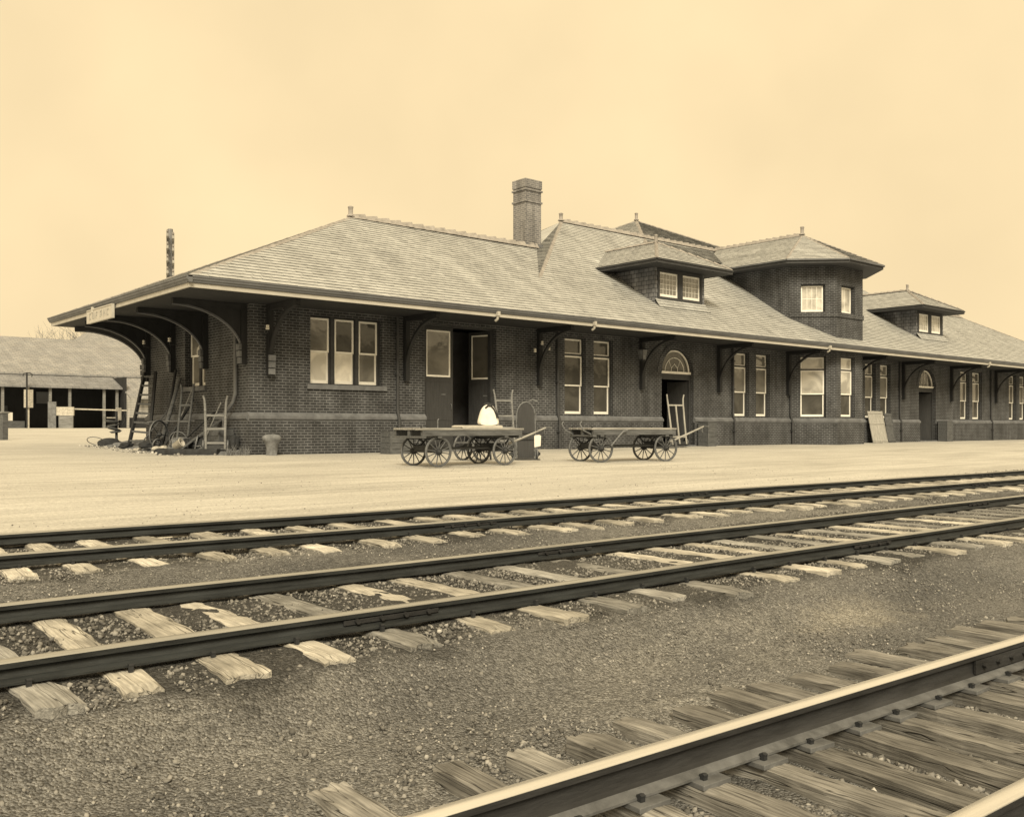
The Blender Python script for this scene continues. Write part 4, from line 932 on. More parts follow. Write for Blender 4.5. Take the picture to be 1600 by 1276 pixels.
def wagon(label, loc, rz, L, wd, r, base, deckz, tongue_up, seed):
    rg = random.Random(seed)
    t = thing('baggage_wagon', label, 'baggage wagon', loc, rz, 'baggage wagons on the platform')
    mb = MB(); nb = 8; bwid = wd/nb
    for i in range(nb):
        y = -wd/2+i*bwid; a = rg.uniform(-.03, .03); b = rg.uniform(-.03, .03); z = rg.uniform(-.006, .006)
        mb.box(-L/2+a, y+.004, deckz-.04+z, L/2+b, y+bwid-.004, deckz+z, c=rg.uniform(.8, 1.1))
    mb.build('deck', 'deck_wood', t, bevel=.004)
    mb = MB()
    for y in (-wd/2+.06, 0, wd/2-.06): mb.box(-L/2+.04, y-.045, deckz-.17, L/2-.04, y+.045, deckz-.048)
    for x in (-L/2+.08, -base/2, base/2, L/2-.08): mb.box(x-.05, -wd/2+.02, deckz-.22, x+.05, wd/2-.02, deckz-.171)
    mb.build('frame', 'wagon_wood', t, bevel=.005)
    trk = wd/2-.11
    for i, x in enumerate((-base/2, base/2)):
        mb = MB(); mb.tube([(x, -trk-.06, r), (x, trk+.06, r)], .026, 8); mb.box(x-.06, -trk+.10, r+.0, x+.06, trk-.10, r+.13); mb.build('axle', 'iron', t)
        mb = MB()
        for y in (-trk+.14, trk-.14):
            mb.tube([(x-.26, y, deckz-.235), (x-.12, y, r+.15), (x, y, r+.125), (x+.12, y, r+.15), (x+.26, y, deckz-.235)], .018, 6)
            mb.tube([(x-.26, y, deckz-.23), (x, y, deckz-.24), (x+.26, y, deckz-.23)], .018, 6)
        mb.build('spring', 'iron', t)
        if i == 1:
            m = MB(); m.lathe([(.24, 0), (.24, .03), (.20, .03), (.20, 0), (.24, 0)], 24, 0, Mt((x, 0, r+.135))); m.build('turntable', 'iron', t)
        for sy in (-1, 1): wheel(t, (x, sy*(trk+.01), r), r, 12, (0, rg.uniform(0, 6), 0))
    mb = MB(); mb.tube([(-base/2, 0, r+.05), (base/2, 0, r+.07)], .03, 8); mb.build('reach_pole', 'wagon_wood', t)
    x0 = base/2+r*.55; zz = r+.06; x1, z1 = tongue_up
    mb = MB()
    for sy in (-1, 1): mb.tube([(base/2+.05, sy*.22, r+.06), (x0+.14, sy*.16, zz+.02), (x0+.28, sy*.03, zz+.08)], .020, 6)
    mb.build('tongue_fork', 'iron', t)
    mb = MB(); mb.tube([(x0+.24, 0, zz+.06), ((x0+x1)/2+.1, 0, (zz+z1)/2+.02), (x1, 0, z1)], [.03, .026, .022], 8); mb.build('tongue', 'deck_wood', t)
    mb = MB(); mb.tube([(x1, -.22, z1), (x1, .22, z1)], .016, 8); mb.tube([(x1-.05, 0, z1-.03), (x1-.06, 0, z1-.13), (x1-.02, 0, z1-.16)], .012, 6); mb.build('tongue_handle', 'iron_worn', t)
    mb = MB()
    for x in (-L/2+.05, L/2-.05):
        for y in (-wd/2+.10, wd/2-.10): mb.tube([(x, y, deckz-.16), (x, y, deckz+.035)], .02, 6)
    mb.build('stake_socket', 'iron', t)
    return t
w1 = wagon('nearer flat baggage wagon carrying a white canvas bundle', (13.16, 17.25, -.088), R(-3), 2.78, 1.22, .335, 1.81, .85, (2.55, .86), 3)
mb = MB(); mb.tube([(-.25, .52, .82), (-.25, .52, 1.03)], .016, 6); mb.tube([(-.26, .52, 1.02), (-.22, .52, 1.06)], .014, 6); mb.build('stake', 'iron_worn', w1)
w2 = wagon('empty flat baggage wagon standing before the arched doorway', (18.03, 16.72, -.096), R(-14), 2.55, 1.18, .35, 1.95, .86, (2.57, .90), 4)
mb = MB()
for y in (-.45, .45): mb.tube([(-1.22, y, .70), (-1.45, y, .80), (-1.55, y, .96), (-1.50, y, 1.02)], .02, 8)
mb.build('rear_handle', 'iron_worn', w2)
mb = MB(); mb.tube([(-.75, -.62, .42), (-.60, -.68, .62), (-.42, -.66, .78), (-.30, -.66, .80)], .022, 8); mb.build('brake_lever', 'iron_worn', w2)

# load on the first wagon
def blob(name, label, cat, loc, rz, size, m, seed, flat=.0, p=2.6, nu=28, nv=14, rough=.05, strap=None):
    rg = random.Random(seed); mb = MB(); V = []; F = []
    sx, sy, sz = size; ph = [rg.uniform(0, 6) for _ in range(6)]
    for j in range(nv+1):
        v = math.pi*(j/nv-.5)
        for i in range(nu):
            u = 2*math.pi*i/nu
            f = lambda x: math.copysign(abs(x)**(2/p), x)
            x = sx/2*f(math.cos(v))*f(math.cos(u)); y = sy/2*f(math.cos(v))*f(math.sin(u)); z = sz/2*f(math.sin(v))
            d = 1+rough*(math.sin(3*u+ph[0]+2*v)+.7*math.sin(5*u+ph[1]-3*v)+.6*math.sin(4*v+ph[2]+u))
            V.append((x*d, y*d, z*(1+rough*.5*math.sin(2*u+ph[3]))+sz/2))
    for j in range(nv):
        for i in range(nu): F.append((j*nu+i, j*nu+(i+1) % nu, (j+1)*nu+(i+1) % nu, (j+1)*nu+i))
    mb.mesh(V, F, 0, True)
    if strap is None:
        o = mb.build(name, m, None, loc, (0, 0, rz)); return tag(o, label, cat)
    t = thing(name, label, cat, loc, rz); mb.build('body', m, t); s = MB()
    for pts, r_ in strap: s.tube(pts, r_, 7)
    s.build('strap', 'rag', t); return t
# white bundle with a rounded top
t = thing('canvas_bundle', 'white round topped canvas bundle with a dark strap on the wagon', 'bundle', (13.78, 16.98, .826), R(-32))
mb = MB(); PR = [(-.235, 0), (.235, 0), (.25, .06), (.225, .16), (.20, .26), (.16, .38), (.10, .455), (.03, .48), (-.05, .475), (-.12, .43), (-.18, .33), (-.215, .2), (-.25, .07)]
K = 6
for i in range(K):
    a, b = -.17+.34*i/K, -.17+.34*(i+1)/K; sc = lambda y: 1-.22*abs(y/.17)**3
    A = [(x*sc(a), a, z*sc(a)) for x, z in PR]; B = [(x*sc(b), b, z*sc(b)) for x, z in PR]; n_ = len(PR)
    mb.mesh(A+B, [(j, (j+1) % n_, n_+(j+1) % n_, n_+j) for j in range(n_)], 0, True)
    if i == 0: mb.face(A[::-1])
    if i == K-1: mb.face(B)
o = mb.build('body', 'canvas', t)
sm = o.modifiers.new('round', 'SUBSURF'); sm.levels = 1; sm.render_levels = 2
mb = MB(); mb.tube([(-.08, -.150, .39), (-.02, -.158, .455), (.05, -.152, .445), (.12, -.155, .36), (.17, -.16, .24), (.19, -.165, .16)], .022, 7); mb.tube([(-.10, .0, .478), (0, .0, .505), (.10, .0, .475), (.19, .02, .32), (.24, .03, .16)], .022, 7); mb.build('strap', 'rag', t)
mb = MB(); mb.prism([(-.5, .0), (.5, .0), (.52, .02), (.51, .05), (.47, .062), (-.46, .062), (-.52, .045), (-.53, .02)], -.26, .26, 'y'); o = mb.build('folded_canvas', 'canvas_grey', None, (13.50, 17.02, .764), (0, 0, R(-10)), .02); tag(o, 'flat folded pale canvas lying under the white bundle', 'canvas')
# paper tag on the wagon's tongue
t = thing('paper_tag', 'white paper tag hanging from the tongue of the wagon', 'tag', (15.38, 17.06, .60), R(-36))
mb = MB(); mb.prism([(-.075, -.30), (.075, -.27), (.085, -.02), (.04, .0), (-.05, -.01), (-.08, -.03)], -.006, .004, 'y'); mb.build('card', 'paper', t)
mb = MB(); mb.tube([(0, 0, -.02), (-.01, .0, .05), (-.02, .0, .12)], .004, 5); mb.build('string', 'rag', t)

def hand_truck(label, loc, rz, lean, H, W, r=.14, wood='old_wood', bars=(.35, .75, 1.2, 1.6), mid=False, noseplate=True, flare=.06):
    """two wheeled sack barrow standing on its nose; local x across, leaning towards +y"""
    t = thing('hand_truck', label, 'hand truck', loc, 0, 'hand trucks round the station', rot=(0, 0, rz))
    f = link('barrow_frame', None, t, (0, 0, 0), (-lean, 0, 0))
    for sx in (-1, 1):
        mb = MB(); x = sx*W/2
        mb.tube([(x*.92, 0, .03), (x*.94, 0, H*.45), (x, 0, H*.8), (x+sx*flare*.3, -.01, H*.92), (x+sx*flare, -.05, H)], [.036, .038, .036, .032, .030], 8); mb.build('handle_rail', wood, f)
    for z in bars:
        if z < H: mb = MB(); mb.box(-W/2+.02, -.02, z-.03, W/2-.02, .02, z+.03); mb.build('cross_bar', wood, f, bevel=.005)
    if mid: mb = MB(); mb.box(-.03, -.022, .06, .03, .022, bars[-1]); mb.build('slat', wood, f, bevel=.004)
    if noseplate: mb = MB(); mb.box(-W/2-.02, -.24, 0, W/2+.02, .02, .022); mb.box(-W/2-.02, -.005, .022, W/2+.02, .025, .16); mb.build('nose_plate', 'iron', f, bevel=.004)
    mb = MB(); mb.tube([(-W/2-.03, .13, r), (W/2+.03, .13, r)], .016, 8)
    for sx in (-1, 1): mb.tube([(sx*W/2*.9, .0, .30), (sx*W/2*.92, .13, r)], .014, 6)
    mb.build('axle', 'iron', f)
    for sx in (-1, 1): wheel(f, (sx*(W/2+.05), .13, r), r, 6, (0, 0, R(90)), .045, 'iron')
    return t
hand_truck('weathered grey hand truck leaning in the arched doorway', (29.66, 24.45, .06), R(-10), R(9), 2.05, .78, .15, 'crate_wood', (.35, 1.62), True, flare=.05)
hand_truck('tall hand truck leaning on the brickwork behind the nearer wagon', (20.28, 23.95, -.012), R(-18), R(13), 2.1, .58, .15, 'old_wood', (.35, .8, 1.2, 1.72))
hand_truck('worn wooden hand truck standing upright on the scrap by the corner', (11.02, 25.72, .12), R(-24), R(7), 1.56, .56, .16, 'old_wood', (.22, .62, 1.0), flare=.05)
hand_truck('narrow dark hand truck propped against the end wall under the window', (11.02, 28.2, .16), R(-62), R(9), 1.95, .42, .15, 'wagon_wood', (.3, .8, 1.3), flare=.03)

# arch backed barrow standing on its toe plate
t = thing('sack_barrow', 'dark arch backed barrow standing upright at the wagon end', 'barrow', (16.5, 18.75, -.069), R(-30))
PRB = [(-.22, .03)]+[(-.22+.0, z) for z in (.6, 1.05)]+[(-.22*math.cos(math.pi*i/12), 1.12+.36*math.sin(math.pi*i/12)) for i in range(13)]+[(.22, 1.05), (.22, .6), (.22, .03)]
mb = MB(); mb.prism(PRB, .02, .05, 'y'); mb.build('back_panel', 'door_wood', t)
mb = MB(); mb.tube([(-.25, .03, .02), (-.25, .03, 1.1)]+[(-.25*math.cos(math.pi*i/12), .03, 1.12+.39*math.sin(math.pi*i/12)) for i in range(13)]+[(.25, .03, 1.1), (.25, .03, .02)], .022, 8); mb.build('rim', 'iron_worn', t)
mb = MB(); mb.box(-.33, -.26, 0, .33, .05, .025); mb.build('toe_plate', 'iron', t, bevel=.004)
for z in (.55, .72):
    mb = MB(); mb.box(-.25, -.01, z-.03, .25, .019, z+.03); mb.build('cross_bar', 'iron', t, bevel=.004)
for sx in (-1, 1): wheel(t, (sx*.31, .16, .15), .15, 6, (0, 0, R(90)), .045, 'iron')
mb = MB(); mb.tube([(-.32, .16, .15), (.32, .16, .15)], .016, 8); mb.build('axle', 'iron', t)
mb = MB(); mb.tube([(.04, .03, 1.50), (.16, -.03, 1.58), (.30, -.05, 1.52)], .018, 7); mb.build('handle', 'iron_worn', t)

# low barrow behind the first wagon
t = thing('platform_barrow', 'low two wheeled iron barrow half hidden behind the nearer wagon', 'barrow', (15.0, 19.0, -.066), R(8))
for sy in (-.33, .33): wheel(t, (-.1, sy, .34), .34, 10, (0, 0, 0), .05)
mb = MB(); mb.tube([(-.1, -.4, .34), (-.1, .4, .34)], .022, 8); mb.build('axle', 'iron', t)
mb = MB(); mb.box(-.5, -.24, .44, .75, .24, .48)
mb.build('platform', 'wagon_wood', t, bevel=.005)
mb = MB(); mb.box(-.2, -.2, .30, 0, .2, .438); mb.build('bolster', 'iron', t)
for sy in (-1, 1):
    mb = MB(); mb.tube([(.70, sy*.2, .46), (.95, sy*.2, .44), (1.2, sy*.2, .36)], .02, 7); mb.build('handle', 'wagon_wood', t)
mb = MB(); mb.tube([(.55, 0, .44), (.58, 0, .0)], .025, 6); mb.build('prop_leg', 'iron', t)

# ---- boxes, panels, keg
def crate(name, label, cat, loc, rz, sx, sy, sz, m, boards=4):
    t = thing(name, label, cat, loc, rz); rg = random.Random(label)
    mb = MB()
    mb.box(-sx/2+.02, -sy/2+.02, .02, sx/2-.02, sy/2-.02, sz-.03)
    for side in range(4):
        M = Mr(90*side, 'Z'); a, b = (sx, sy) if side % 2 == 0 else (sy, sx)
        for k in range(boards):
            z0, z1 = sz*k/boards+.004, sz*(k+1)/boards-.006
            mb.box(-a/2+.021, -b/2+rg.uniform(-.004, .002), z0, a/2-.021, -b/2+.0199, z1, 0, M)
    mb.build('side_boards', m, t)
    mb = MB(); mb.box(-sx/2-.015, -sy/2-.015, sz-.0295, sx/2+.015, sy/2+.015, sz); mb.build('lid', m, t, bevel=.006)
    mb = MB()
    for x in (-sx/2, sx/2):
        for y in (-sy/2, sy/2): mb.box(x-.035 if x > 0 else x-.012, y-.035 if y > 0 else y-.012, 0, x+.012 if x > 0 else x+.035, y+.012 if y > 0 else y+.035, sz-.031)
    mb.build('corner_posts', m, t, bevel=.004)
    return t
crate('wooden_box', 'dark wooden box against the wall at the tail of the nearer wagon', 'box', (15.75, 23.7, -.015), R(2), .8, .5, .68, 'wagon_wood')
crate('wooden_box', 'dark wooden box beside the first arched doorway, behind the wagon tongue', 'box', (31.62, 24.62, -.006), 0, .52, .5, 1.0, 'wagon_wood', 5)
crate('wooden_box', 'tall dark wooden box beside the farther arched doorway', 'box', (52.75, 24.62, -.006), 0, .62, .5, 1.15, 'wagon_wood', 5)
def panel(label, loc, rz, lean, wd, h, m, seed):
    rg = random.Random(seed); t = thing('board_panel', label, 'wooden panel', loc, 0, rot=(0, 0, rz)); g = link('leaf', None, t, (0, 0, 0), (-lean, 0, 0))
    mb = MB(); n = 6
    for i in range(n): mb.box(-wd/2+wd*i/n+.004, rg.uniform(-.003, .003), rg.uniform(0, .03), -wd/2+wd*(i+1)/n-.004, .03, h-rg.uniform(0, .03))
    mb.build('boards', m, g, bevel=.003)
    for z in (.08, h*.58, h-.14):
        mb = MB(); mb.box(-wd/2-.01, -.03, z, wd/2+.01, -.004, z+.09); mb.build('batten', m, g, (0, 0, 0), (0, R(rg.uniform(-1, 1)), 0), .003)
    mb = MB(); mb.box(wd/2+.002, -.02, .0, wd/2+.035, .08, h); mb.build('edge_rail', m, g, bevel=.003)
panel('pale board panel leaning against the wall right of the bay', (45.35, 24.45, -.008), R(-4), R(12), 1.25, 1.66, 'crate_wood', 1)
panel('dark board panel leaning behind the pale one', (46.70, 24.55, -.008), R(4), R(9), .8, 1.55, 'wagon_wood', 2)
mb = MB(); mb.lathe([(.17, 0), (.165, .03), (.15, .06), (.155, .20), (.175, .34), (.225, .42), (.25, .47), (.245, .53), (.20, .575), (.10, .59)], 20, 0)
for i, v in enumerate(mb.v):
    a = math.atan2(v[1], v[0]); k = 1+.07*math.sin(3*a+v[2]*9)+.05*math.sin(5*a-v[2]*14); mb.v[i] = (v[0]*k, v[1]*k, v[2]+.015*math.sin(4*a))
tag(mb.build('stone_keg', 'keg_stone', None, (12.10, 24.45, -.01)), 'squat pale worn stone keg at the foot of the corner wall', 'keg')

# ---- the clutter along the end wall
mb = MB(); V = []; F = []; nu_, nv_ = 16, 60; rg = random.Random(4)
for j in range(nv_+1):
    for i in range(nu_+1):
        u = 10.0+1.80*i/nu_; n = 24.9+9.0*j/nv_; h = .20*min(1, max(0, (u-10.05)/1.0))*min(1, j/5, (nv_-j)/6)
        V.append((u, n, gz(u, n)-.03+h*(1+.3*math.sin(3*n+u))+rg.uniform(-.012, .012)))
for j in range(nv_):
    for i in range(nu_): F.append((j*(nu_+1)+i, j*(nu_+1)+i+1, (j+1)*(nu_+1)+i+1, (j+1)*(nu_+1)+i))
mb.mesh(V, F, 0, True); o = mb.build('dirt_heap', 'soil'); o['kind'] = 'stuff'
hz = lambda u, n: gz(u, n)-.03+.20*min(1, max(0, (u-10.05)))
# ladder
t = thing('ladder', 'tall wooden ladder leaning on the back corner of the end wall', 'ladder', (10.8, 31.2, .18))
A0, A1, B0, B1 = Vector((-.17, .42, .02)), Vector((.16, -.42, -.04)), Vector((.40, .58, 2.42)), Vector((.60, .16, 2.42))
for a, b in ((A0, B0), (A1, B1)): m = MB(); m.bar(a, b, .085, .10); m.build('side_rail', 'dark_wood', t, bevel=.006)
for k in range(8):
    f = (k+.5)/8; m = MB(); m.bar(A0.lerp(B0, f), A1.lerp(B1, f), .09, .06); m.build('rung', 'wagon_wood', t, bevel=.005)
def stick(name, label, cat, p, q, r, m): 
    p, q = Vector(p), Vector(q); mb = MB(); mb.tube([(0, 0, 0), (q-p)*.5+Vector((.01, 0, .01)), q-p], [r, r*1.05, r*.9], 8); return tag(mb.build(name, m, None, p), label, cat)
stick('pole', 'dark round pole leaning on the end wall beside the ladder', 'pole', (10.95, 29.6, .16), (11.66, 30.3, 2.62), .05, 'dark_wood')
stick('pole', 'thin pale stick leaning on the end wall below the window', 'pole', (10.9, 28.95, .14), (11.68, 28.8, 2.15), .022, 'old_wood')
stick('pipe', 'thin iron pipe lying level across the scrap behind the ladder', 'pipe', (10.75, 30.3, .95), (11.3, 27.9, .98), .018, 'iron_worn')
t = thing('iron_wheel', 'large iron wheel leaning among the scrap beside the ladder', 'wheel', (10.62, 29.1, .13), 0, rot=(0, R(10), R(32)))
wheel(t, (0, 0, .44), .44, 5, (0, 0, 0), .05, 'iron')
t = thing('toolbox', 'long low black tool chest on the ground in front of the scrap', 'chest', (10.35, 25.9, -.06), R(-41))
mb = MB(); mb.prism([(-.22, 0), (.22, 0), (.22, .18), (.16, .24), (-.16, .25), (-.22, .18)], -.82, .82, 'x'); mb.build('body', 'rag', t, bevel=.01)
mb = MB(); mb.box(-.9, -.30, -.0, .9, -.24, .05); mb.build('runner', 'old_wood', t, bevel=.005)
mb = MB(); mb.tube([(.2, -.16, .25), (.24, -.17, .32), (.36, -.17, .33), (.40, -.16, .25)], .012, 6); mb.build('handle', 'iron_worn', t)
blob('sack', 'black lumpy sack dumped farthest out beside the ladder foot', 'sack', (10.45, 33.0, .06), R(-35), (.66, .46, .36), 'rag', 5, rough=.07)
blob('sack', 'small dark sack lying between the lumpy sack and the ladder', 'sack', (10.5, 32.0, .07), R(10), (.5, .4, .22), 'soil', 6, rough=.09)
blob('sack', 'dark rag bundle under the iron wheel', 'sack', (10.75, 30.2, .10), R(60), (.9, .5, .24), 'rag', 8, rough=.1)
blob('sack', 'dark heap of rags piled against the end wall behind the hand trucks', 'sack', (11.15, 27.2, .08), R(95), (1.5, .6, .42), 'rag', 9, rough=.1)
blob('sack', 'black sack slumped against the downpipe at the corner', 'sack', (11.5, 25.55, .06), R(20), (.26, .26, .5), 'rag', 10, rough=.13)
for i, (u, n, sz, lab) in enumerate(((10.35, 28.4, (.24, .16, .15), 'pale crumpled rag lying left of the small white pail'), (10.42, 28.0, (.22, .2, .16), 'small pale rag lying at the foot of the narrow hand truck'), (10.2, 29.6, (.55, .2, .08), 'flat pale scrap of cloth lying in front of the iron wheel'))):
    blob('rag', lab, 'rag', (u, n, hz(u, n)+.0), R(30*i), sz, 'junk_light', 20+i, rough=.14)
t = thing('pail', 'small white pail on its side in the middle of the scrap', 'pail', (10.4, 27.15, .22), 0, rot=(R(62), R(10), R(35)))
mb = MB(); mb.lathe([(.0, .012), (.10, .012), (.13, .26), (.145, .26), (.145, .28), (.12, .28), (.09, .0), (.0, .0)], 18); mb.build('body', 'junk_light', t)
mb = MB(); mb.tube([(-.14, 0, .27), (-.1, .0, .36), (0, 0, .40), (.1, 0, .36), (.14, 0, .27)], .008, 6); mb.build('handle', 'iron', t)
# junk stand: a post with a round foot carrying pans and a white plate
t = thing('junk_stand', 'rusty iron stand hung with pans and a white plate left of the ladder', 'stand', (10.68, 33.0, .22))
mb = MB(); mb.lathe([(.30, 0), (.30, .02), (.10, .10), (.045, .16), (.04, 1.1), (.0, 1.1)], 16); mb.build('post', 'iron', t)
for i, (x, z, r_, tl) in enumerate(((-.16, .72, .24, 8), (-.08, .60, .20, -12), (-.12, .48, .24, 16), (-.02, .38, .2, -8))):
    m = MB(); m.lathe([(.0, 0), (r_*.7, .0), (r_, .05), (r_*.98, .06), (r_*.66, .02), (.0, .02)], 18, 0, Mt((x, 0, z)) @ Mr(tl, 'Y')); m.build('pan', 'iron_worn' if i % 2 else 'wagon_wood', t)
mb = MB(); mb.box(-.02, -.02, .80, .16, .02, 1.22); mb.box(-.32, -.015, .86, -.021, .015, .90); mb.build('plate', 'junk_light', t, bevel=.006)
mb = MB(); mb.tube([(.05, 0, 1.05), (.25, .0, 1.0), (.30, .0, .8), (.2, .0, .66)], .02, 7); mb.build('hook', 'iron', t)
# hoops and scrap iron
for i, (u, n, r_, lab) in enumerate(((10.3, 33.6, .28, 'thin iron hoop lying by the foot of the rusty stand'), (10.75, 27.7, .26, 'iron hoop standing among the rags behind the hand trucks'))):
    mb = MB(); mb.tube([(r_*math.cos(k*math.pi/12), 0, r_+r_*math.sin(k*math.pi/12)) for k in range(24)], .014, 6, closed=True)
    tag(mb.build('hoop', 'iron_worn', None, (u, n, hz(u, n)), (R(60 if i == 0 else 12), 0, R(-40))), lab, 'hoop')
u, n = vis(700, 9.6, 11.6, 25.2, 33.5); stones('rubble', u, n, .015, .06, .5, 2.0, 2.5)
stick('pole', 'thick dark timber pole leaning left of the end window', 'pole', (10.75, 29.3, .14), (11.66, 29.95, 2.35), .06, 'wagon_wood')
stick('pole', 'short dark bar leaning at a slant between the narrow hand truck and the iron wheel', 'pole', (10.6, 28.6, .14), (11.68, 28.9, 1.65), .045, 'dark_wood')
crate('wooden_box', 'dark battered box standing behind the upright hand truck', 'box', (11.4, 26.35, .05), R(8), .5, .8, .72, 'wagon_wood', 3)
crate('wooden_box', 'small brown box lying among the rags beside the pail', 'box', (10.75, 27.4, .17), R(35), .5, .36, .30, 'soil', 2)
for i, (p, q, lab) in enumerate((((10.7, 27.9, .14), (11.68, 27.3, 1.25), 'short dark plank leaning behind the pail against the end wall'), ((10.5, 27.0, .14), (11.66, 26.8, 1.0), 'broad dark plank leaning low behind the upright hand truck'), ((10.7, 31.0, .14), (11.66, 30.6, 1.5), 'dark plank leaning just right of the ladder foot'))):
    P_, Q_ = Vector(p), Vector(q); mb = MB(); mb.bar((0, 0, 0), Q_-P_, .16 if i != 1 else .24, .035); tag(mb.build('plank', 'wagon_wood' if i else 'dark_wood', None, P_, bevel=.004), lab, 'plank')
for i, (u, n, r_, lab) in enumerate(((10.55, 28.9, .17, 'small dark spoked wheel lying in front of the iron wheel'), (10.9, 26.75, .22, 'small dark spoked wheel leaning behind the upright hand truck'))):
    t = thing('barrow_wheel', lab, 'wheel', (u, n, hz(u, n)-.02), 0, rot=(R(0), R(25) if i else R(0), R(70 if i else 20))); wheel(t, (0, 0, r_), r_, 6, (R(12), 0, 0), .045, 'iron')
for i, (u, n, s_, lab) in enumerate(((10.2, 27.5, (.5, .35, .16), 'flat dark sack lying just behind the black tool chest'), (10.3, 30.9, (.42, .36, .2), 'round dark sack lying in front of the ladder foot'), (10.25, 28.9, (.3, .2, .12), 'small black rag lying in the dirt below the iron wheel'))):
    blob('sack', lab, 'sack', (u, n, hz(u, n)-.02), R(40*i), s_, 'rag', 40+i, rough=.13)
t = thing('shovel', 'long handled shovel propped on the end wall by the downpipe', 'shovel', (10.9, 26.5, .12), 0, rot=(R(6), R(22), 0))
mb = MB(); mb.tube([(0, 0, .3), (0, 0, 1.5)], .022, 7); mb.build('shaft', 'old_wood', t)
mb = MB(); mb.prism([(-.11, .02), (0, -.06), (.11, .02), (.12, .28), (.03, .34), (-.03, .34), (-.12, .28)], -.008, .008, 'x'); mb.build('blade', 'iron', t)
# weeds at the downpipe
mb = MB(); rg = random.Random(5)
for k in range(90):
    a = rg.uniform(0, 6.28); x, y = rg.uniform(-.35, .35), rg.uniform(-.12, .12); h = rg.uniform(.12, .38); d = Vector((math.cos(a)*h*.5, math.sin(a)*h*.5, h)); p = Vector((x, y, 0)); s_ = Vector((-math.sin(a), math.cos(a), 0))*.008
    mb.mesh([p-s_, p+s_, p+d*.6+s_*.8, p+d*.6-s_*.8, p+d+Vector((d.x*.3, d.y*.3, -.02))], [(0, 1, 2, 3), (3, 2, 4)])
tag(mb.build('weeds', 'soil', None, (11.25, 24.85, .0)), 'dry weeds growing at the corner of the end wall', 'weeds')

# ---- things on the building
t = thing('station_sign', 'white board sign with worn lettering hanging from the end eave', 'sign', (EU-.075, 29.55, 4.15), R(-90))
mb = MB(); mb.box(-1.15, -.03, -.19, 1.15, .03, .19); mb.build('board', 'canvas_grey', t)
mb = MB(); mb.box(-1.17, -.045, .17, 1.17, .035, .205); mb.box(-1.17, -.045, -.205, 1.17, .035, -.17); mb.box(-1.17, -.045, -.169, -1.135, .035, .169); mb.box(1.135, -.045, -.169, 1.17, .035, .169); mb.build('frame', 'fascia_paint', t)
mb = MB(); x = -.95
for k in range(6):                                   # six worn, unreadable letters
    mb.box(x, -.038, -.10, x+.05, -.031, .10); 
    if k in (0, 2, 3, 5): mb.box(x+.05, -.038, .06, x+.17, -.031, .10)
    if k in (0, 1, 5): mb.box(x+.05, -.038, -.10, x+.17, -.031, -.06)
    if k in (1, 3, 4): mb.box(x+.13, -.0385, -.06, x+.18, -.0315, .10)
    if k in (2, 4): mb.box(x+.05, -.038, -.02, x+.13, -.031, .02)
    x += .31 if k != 2 else .40
mb.build('lettering', 'crate_wood', t)
t = thing('wall_lantern', 'square glass lantern on an arm left of the first arched doorway', 'lantern', (27.45, 24.45, 3.34))
mb = MB(); mb.mesh([(-.09, -.09, .04), (.09, -.09, .04), (.09, .09, .04), (-.09, .09, .04), (-.14, -.14, .40), (.14, -.14, .40), (.14, .14, .40), (-.14, .14, .40)], [(3, 2, 1, 0), (4, 5, 6, 7), (0, 1, 5, 4), (1, 2, 6, 5), (2, 3, 7, 6), (3, 0, 4, 7)]); mb.build('glass', 'iron_worn', t)
mb = MB(); mb.lathe([(.0, .58), (.03, .56), (.05, .50), (.20, .41), (.20, .402), (.0, .402)], 4, 0, Mr(45, 'Z'), False); mb.box(-.10, -.10, .0, .10, .10, .038)
for sx in (-1, 1):
    for sy in (-1, 1): mb.bar((sx*.095, sy*.095, .03), (sx*.145, sy*.145, .40), .016, .016)
mb.build('lantern_frame', 'iron', t)
mb = MB(); mb.tube([(0, 0, .56), (0, .05, .66), (0, .3, .68), (0, .585, .55)], .016, 7); mb.build('arm', 'iron', t)

# ================================================================ beyond the station
t = thing('wooden_post', 'short square timber post standing alone at the far left', 'post', (9.6, 43.75, .2), R(25))
mb = MB(); mb.box(-.13, -.13, -.2, .13, .13, 1.16); mb.build('shaft', 'wagon_wood', t, bevel=.015)
mb = MB(); mb.box(-.18, -.15, 1.161, .18, .15, 1.23); mb.build('cap', 'old_wood', t, bevel=.01)
# freight shed
FS = thing('freight_shed', 'low freight shed with a broad pale shingled roof behind the station', 'shed', (20, 75, .7)); FO = Vector((20, 75, .7))
def fp(mb, name, m, bevel=0): return mb.build(name, m, FS, -FO, (0, 0, 0), bevel)
mb = MB(); mb.mesh([(-6, 77, 4.86), (60, 77, 4.86), (60, 86, 8.22), (-6, 86, 8.22)], [(0, 1, 2, 3)]); mb.mesh([(-6, 77, 4.70), (60, 77, 4.70), (60, 86, 8.06), (-6, 86, 8.06)], [(3, 2, 1, 0)]); mb.face([(-6, 95, 4.86), (-6, 86, 8.22), (60, 86, 8.22), (60, 95, 4.86)]); mb.face([(-6, 77, 4.70), (60, 77, 4.70), (60, 77, 4.86), (-6, 77, 4.86)])
fp(mb, 'roof', 'far_shingle')
mb = MB(); mb.mesh([(-6, 74.6, 3.78), (24.6, 74.6, 3.78), (24.6, 77, 4.66), (-6, 77, 4.66), (-6, 74.6, 3.66), (24.6, 74.6, 3.66), (24.6, 77, 4.54), (-6, 77, 4.54)], [(0, 1, 2, 3), (7, 6, 5, 4), (0, 4, 5, 1), (1, 5, 6, 2)]); fp(mb, 'porch_roof', 'porch_shingle')
